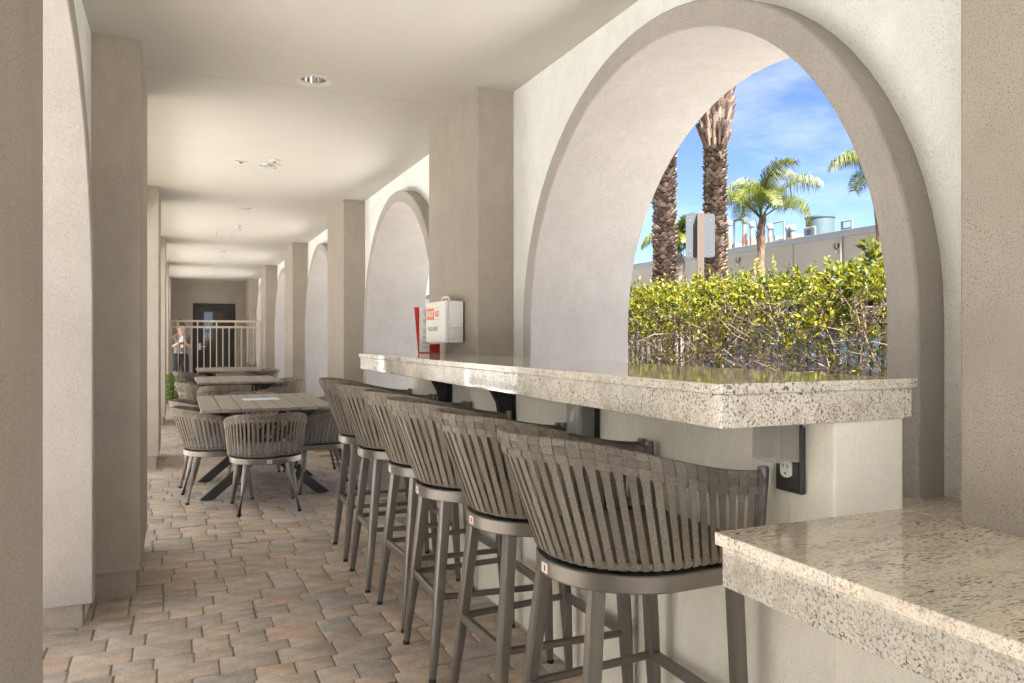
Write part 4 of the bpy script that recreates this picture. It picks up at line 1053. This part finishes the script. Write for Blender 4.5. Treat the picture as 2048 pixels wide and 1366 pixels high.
def goal(px0, px1, py, x, lab):
    y0, y1 = wallpt(px0, x), wallpt(px1, x); z = zpx(px0, py, x); r = tag(empty('roof_rail', (x, (y0 + y1) / 2, WT)), lab, 'rail', 'pipe rails on the roof of the concrete building')
    d = (y1 - y0) / 2
    for e in (-d, d): MB().tube([(0, e, 0), (0, e, z - WT)], .045, 6).build('post', m_galv, r, 50)
    MB().tube([(0, -d, z - WT), (0, d, z - WT)], .045, 6).build('top_rail', m_galv, r, 50); MB().tube([(0, -d, (z - WT) * .5), (0, d, (z - WT) * .5)], .035, 6).build('mid_rail', m_galv, r, 50)
goal(1442, 1455, 436, 24, 'roof rail right behind the shaggy trunk')
goal(1468, 1489, 440, 25, 'roof rail left of the middle palm trunk')
goal(1545, 1568, 446, 24, 'roof rail right of the middle palm trunk')
goal(1610, 1630, 457, 21.5, 'low roof rail in front of the tank')
goal(1684, 1704, 443, 21, 'roof rail right of the tank, standing alone')
dk = tag(empty('roof_ductwork', (25, wallpt(1520, 25), WT)), 'low run of grey ducts and pipes on the roof behind the palms', 'ductwork')
y0, y1 = wallpt(1600, 25) - dk.location.y, wallpt(1440, 25) - dk.location.y
for k, (z, x, rr, m_) in enumerate(((.35, 0, .12, m_galv), (.65, .4, .12, m_coping), (.95, .2, .1, m_galv), (.2, -.5, .1, m_galv))): MB().tube([(x, y0, z), (x, y1, z)], rr, 8).build('duct', m_, dk, 50)
for k in range(7): yy = y0 + (y1 - y0) * k / 6; MB().box(-.6, .6, yy - .04, yy + .04, 0, 1.1).build('support', m_galv, dk)
ty = wallpt(1640, 24); td = 24 * sin(.41) + ty * cos(.41); tr_ = 28 / 1535.1 * td; tz = CAM_H + (676 - 434) / 1535.1 * td
tk = tag(empty('roof_tank', (24, ty, WT)), 'round blue grey tank on the concrete building roof', 'tank'); n = 36
R = lambda rad, z: [(rad * cos(2 * pi * i / n), rad * sin(2 * pi * i / n), z) for i in range(n)]
MB().loft([R(tr_ * .97, 0), R(tr_ * .97, tz - WT - .05)]).build('shell', m_tank, tk, 40); MB().loft([R(tr_ * 1.02, tz - WT - .06), R(tr_ * 1.02, tz - WT)]).build('rim', m_tank, tk, 40)
fb = tag(empty('far_building', (24, 66, 0)), 'distant pale building with a yellow fascia at the left of the arch', 'building')
zf = zpx(1288, 519, 24)
MB().box(0, 10, -4, 20, -.06, zf - .3).build('wall_panel', m_court, fb); MB().box(-.4, 10.4, -4.4, 20.4, zf - .3, zf + .05).build('fascia', m_ylw, fb)

# ------------------------------------------------------------------ parked car behind the fence
car = tag(empty('parked_car', (8.6, 8.3, -.06)), 'blue car parked behind the hedge, seen through the twigs', 'car')
prof = [(-2.1, .42, .62, .80), (-2.0, .30, .84, .84), (-1.3, .25, .90, .88), (-.75, .25, .95, .89), (.8, .25, .97, .89), (1.5, .25, .96, .88), (2.0, .30, .90, .84), (2.1, .42, .66, .78)]
rings = []
for (y, zl, zh, hw) in prof: rings.append([(-hw * .92, y, zl), (-hw, y, zl + .15), (-hw, y, zh - .16), (-hw * .93, y, zh - .03), (-hw * .7, y, zh), (hw * .7, y, zh), (hw * .93, y, zh - .03), (hw, y, zh - .16), (hw, y, zl + .15), (hw * .92, y, zl)])
b_ = MB().loft(rings).build('body', m_carpaint, car, 40, .02)
cab = [(-.95, .93, .93, .80), (-.35, .93, 1.40, .62), (.95, .93, 1.43, .62), (1.75, .93, .98, .76)]
rings = [[(-.82, y, zl - .02), (-hw, y, zh), (hw, y, zh), (.82, y, zl - .02)] for (y, zl, zh, hw) in cab]
MB().loft(rings).build('cabin', m_carglass, car, 25, .02)
rings = [[(-hw - .01, y, zh - .02), (-hw * .9, y, zh + .025), (hw * .9, y, zh + .025), (hw + .01, y, zh - .02)] for (y, zl, zh, hw) in cab[1:3]]
MB().loft(rings).build('roof', m_carpaint, car, 25, .01)
for s in (-1, 1):
    for (ya, za, yb, zb_) in ((-.95, .95, -.35, 1.41), (.3, .95, .3, 1.42), (1.75, .97, .95, 1.43)):
        MB().tube([(s * (.80 if za < 1 else .62), ya, za), (s * .635, yb, zb_)], .028, 6).build('window_pillar', m_carpaint, car)
    MB().box(s * .98 - .09, s * .98 + .09, -.72, -.58, .95, 1.07).build('mirror', m_carpaint, car, bevel=.03)
    MB().box(s * .62 - .14, s * .62 + .14, -2.09, -1.98, .62, .74).build('headlight', m_lamp, car, bevel=.02)
    for y in (-1.3, 1.35):
        n = 20; Rw = lambda r, x: [(x, y + r * cos(2 * pi * i / n), .33 + r * sin(2 * pi * i / n)) for i in range(n)]
        tyr = MB().loft([Rw(.2, s * .72), Rw(.32, s * .72), Rw(.33, s * .78), Rw(.33, s * .88), Rw(.31, s * .905), Rw(.2, s * .905)]).build('wheel', m_tyre, car, 40)
        MB().loft([Rw(.205, s * .89), Rw(.2, s * .91), Rw(.05, s * .90)]).build('rim', m_steel, tyr, 40)
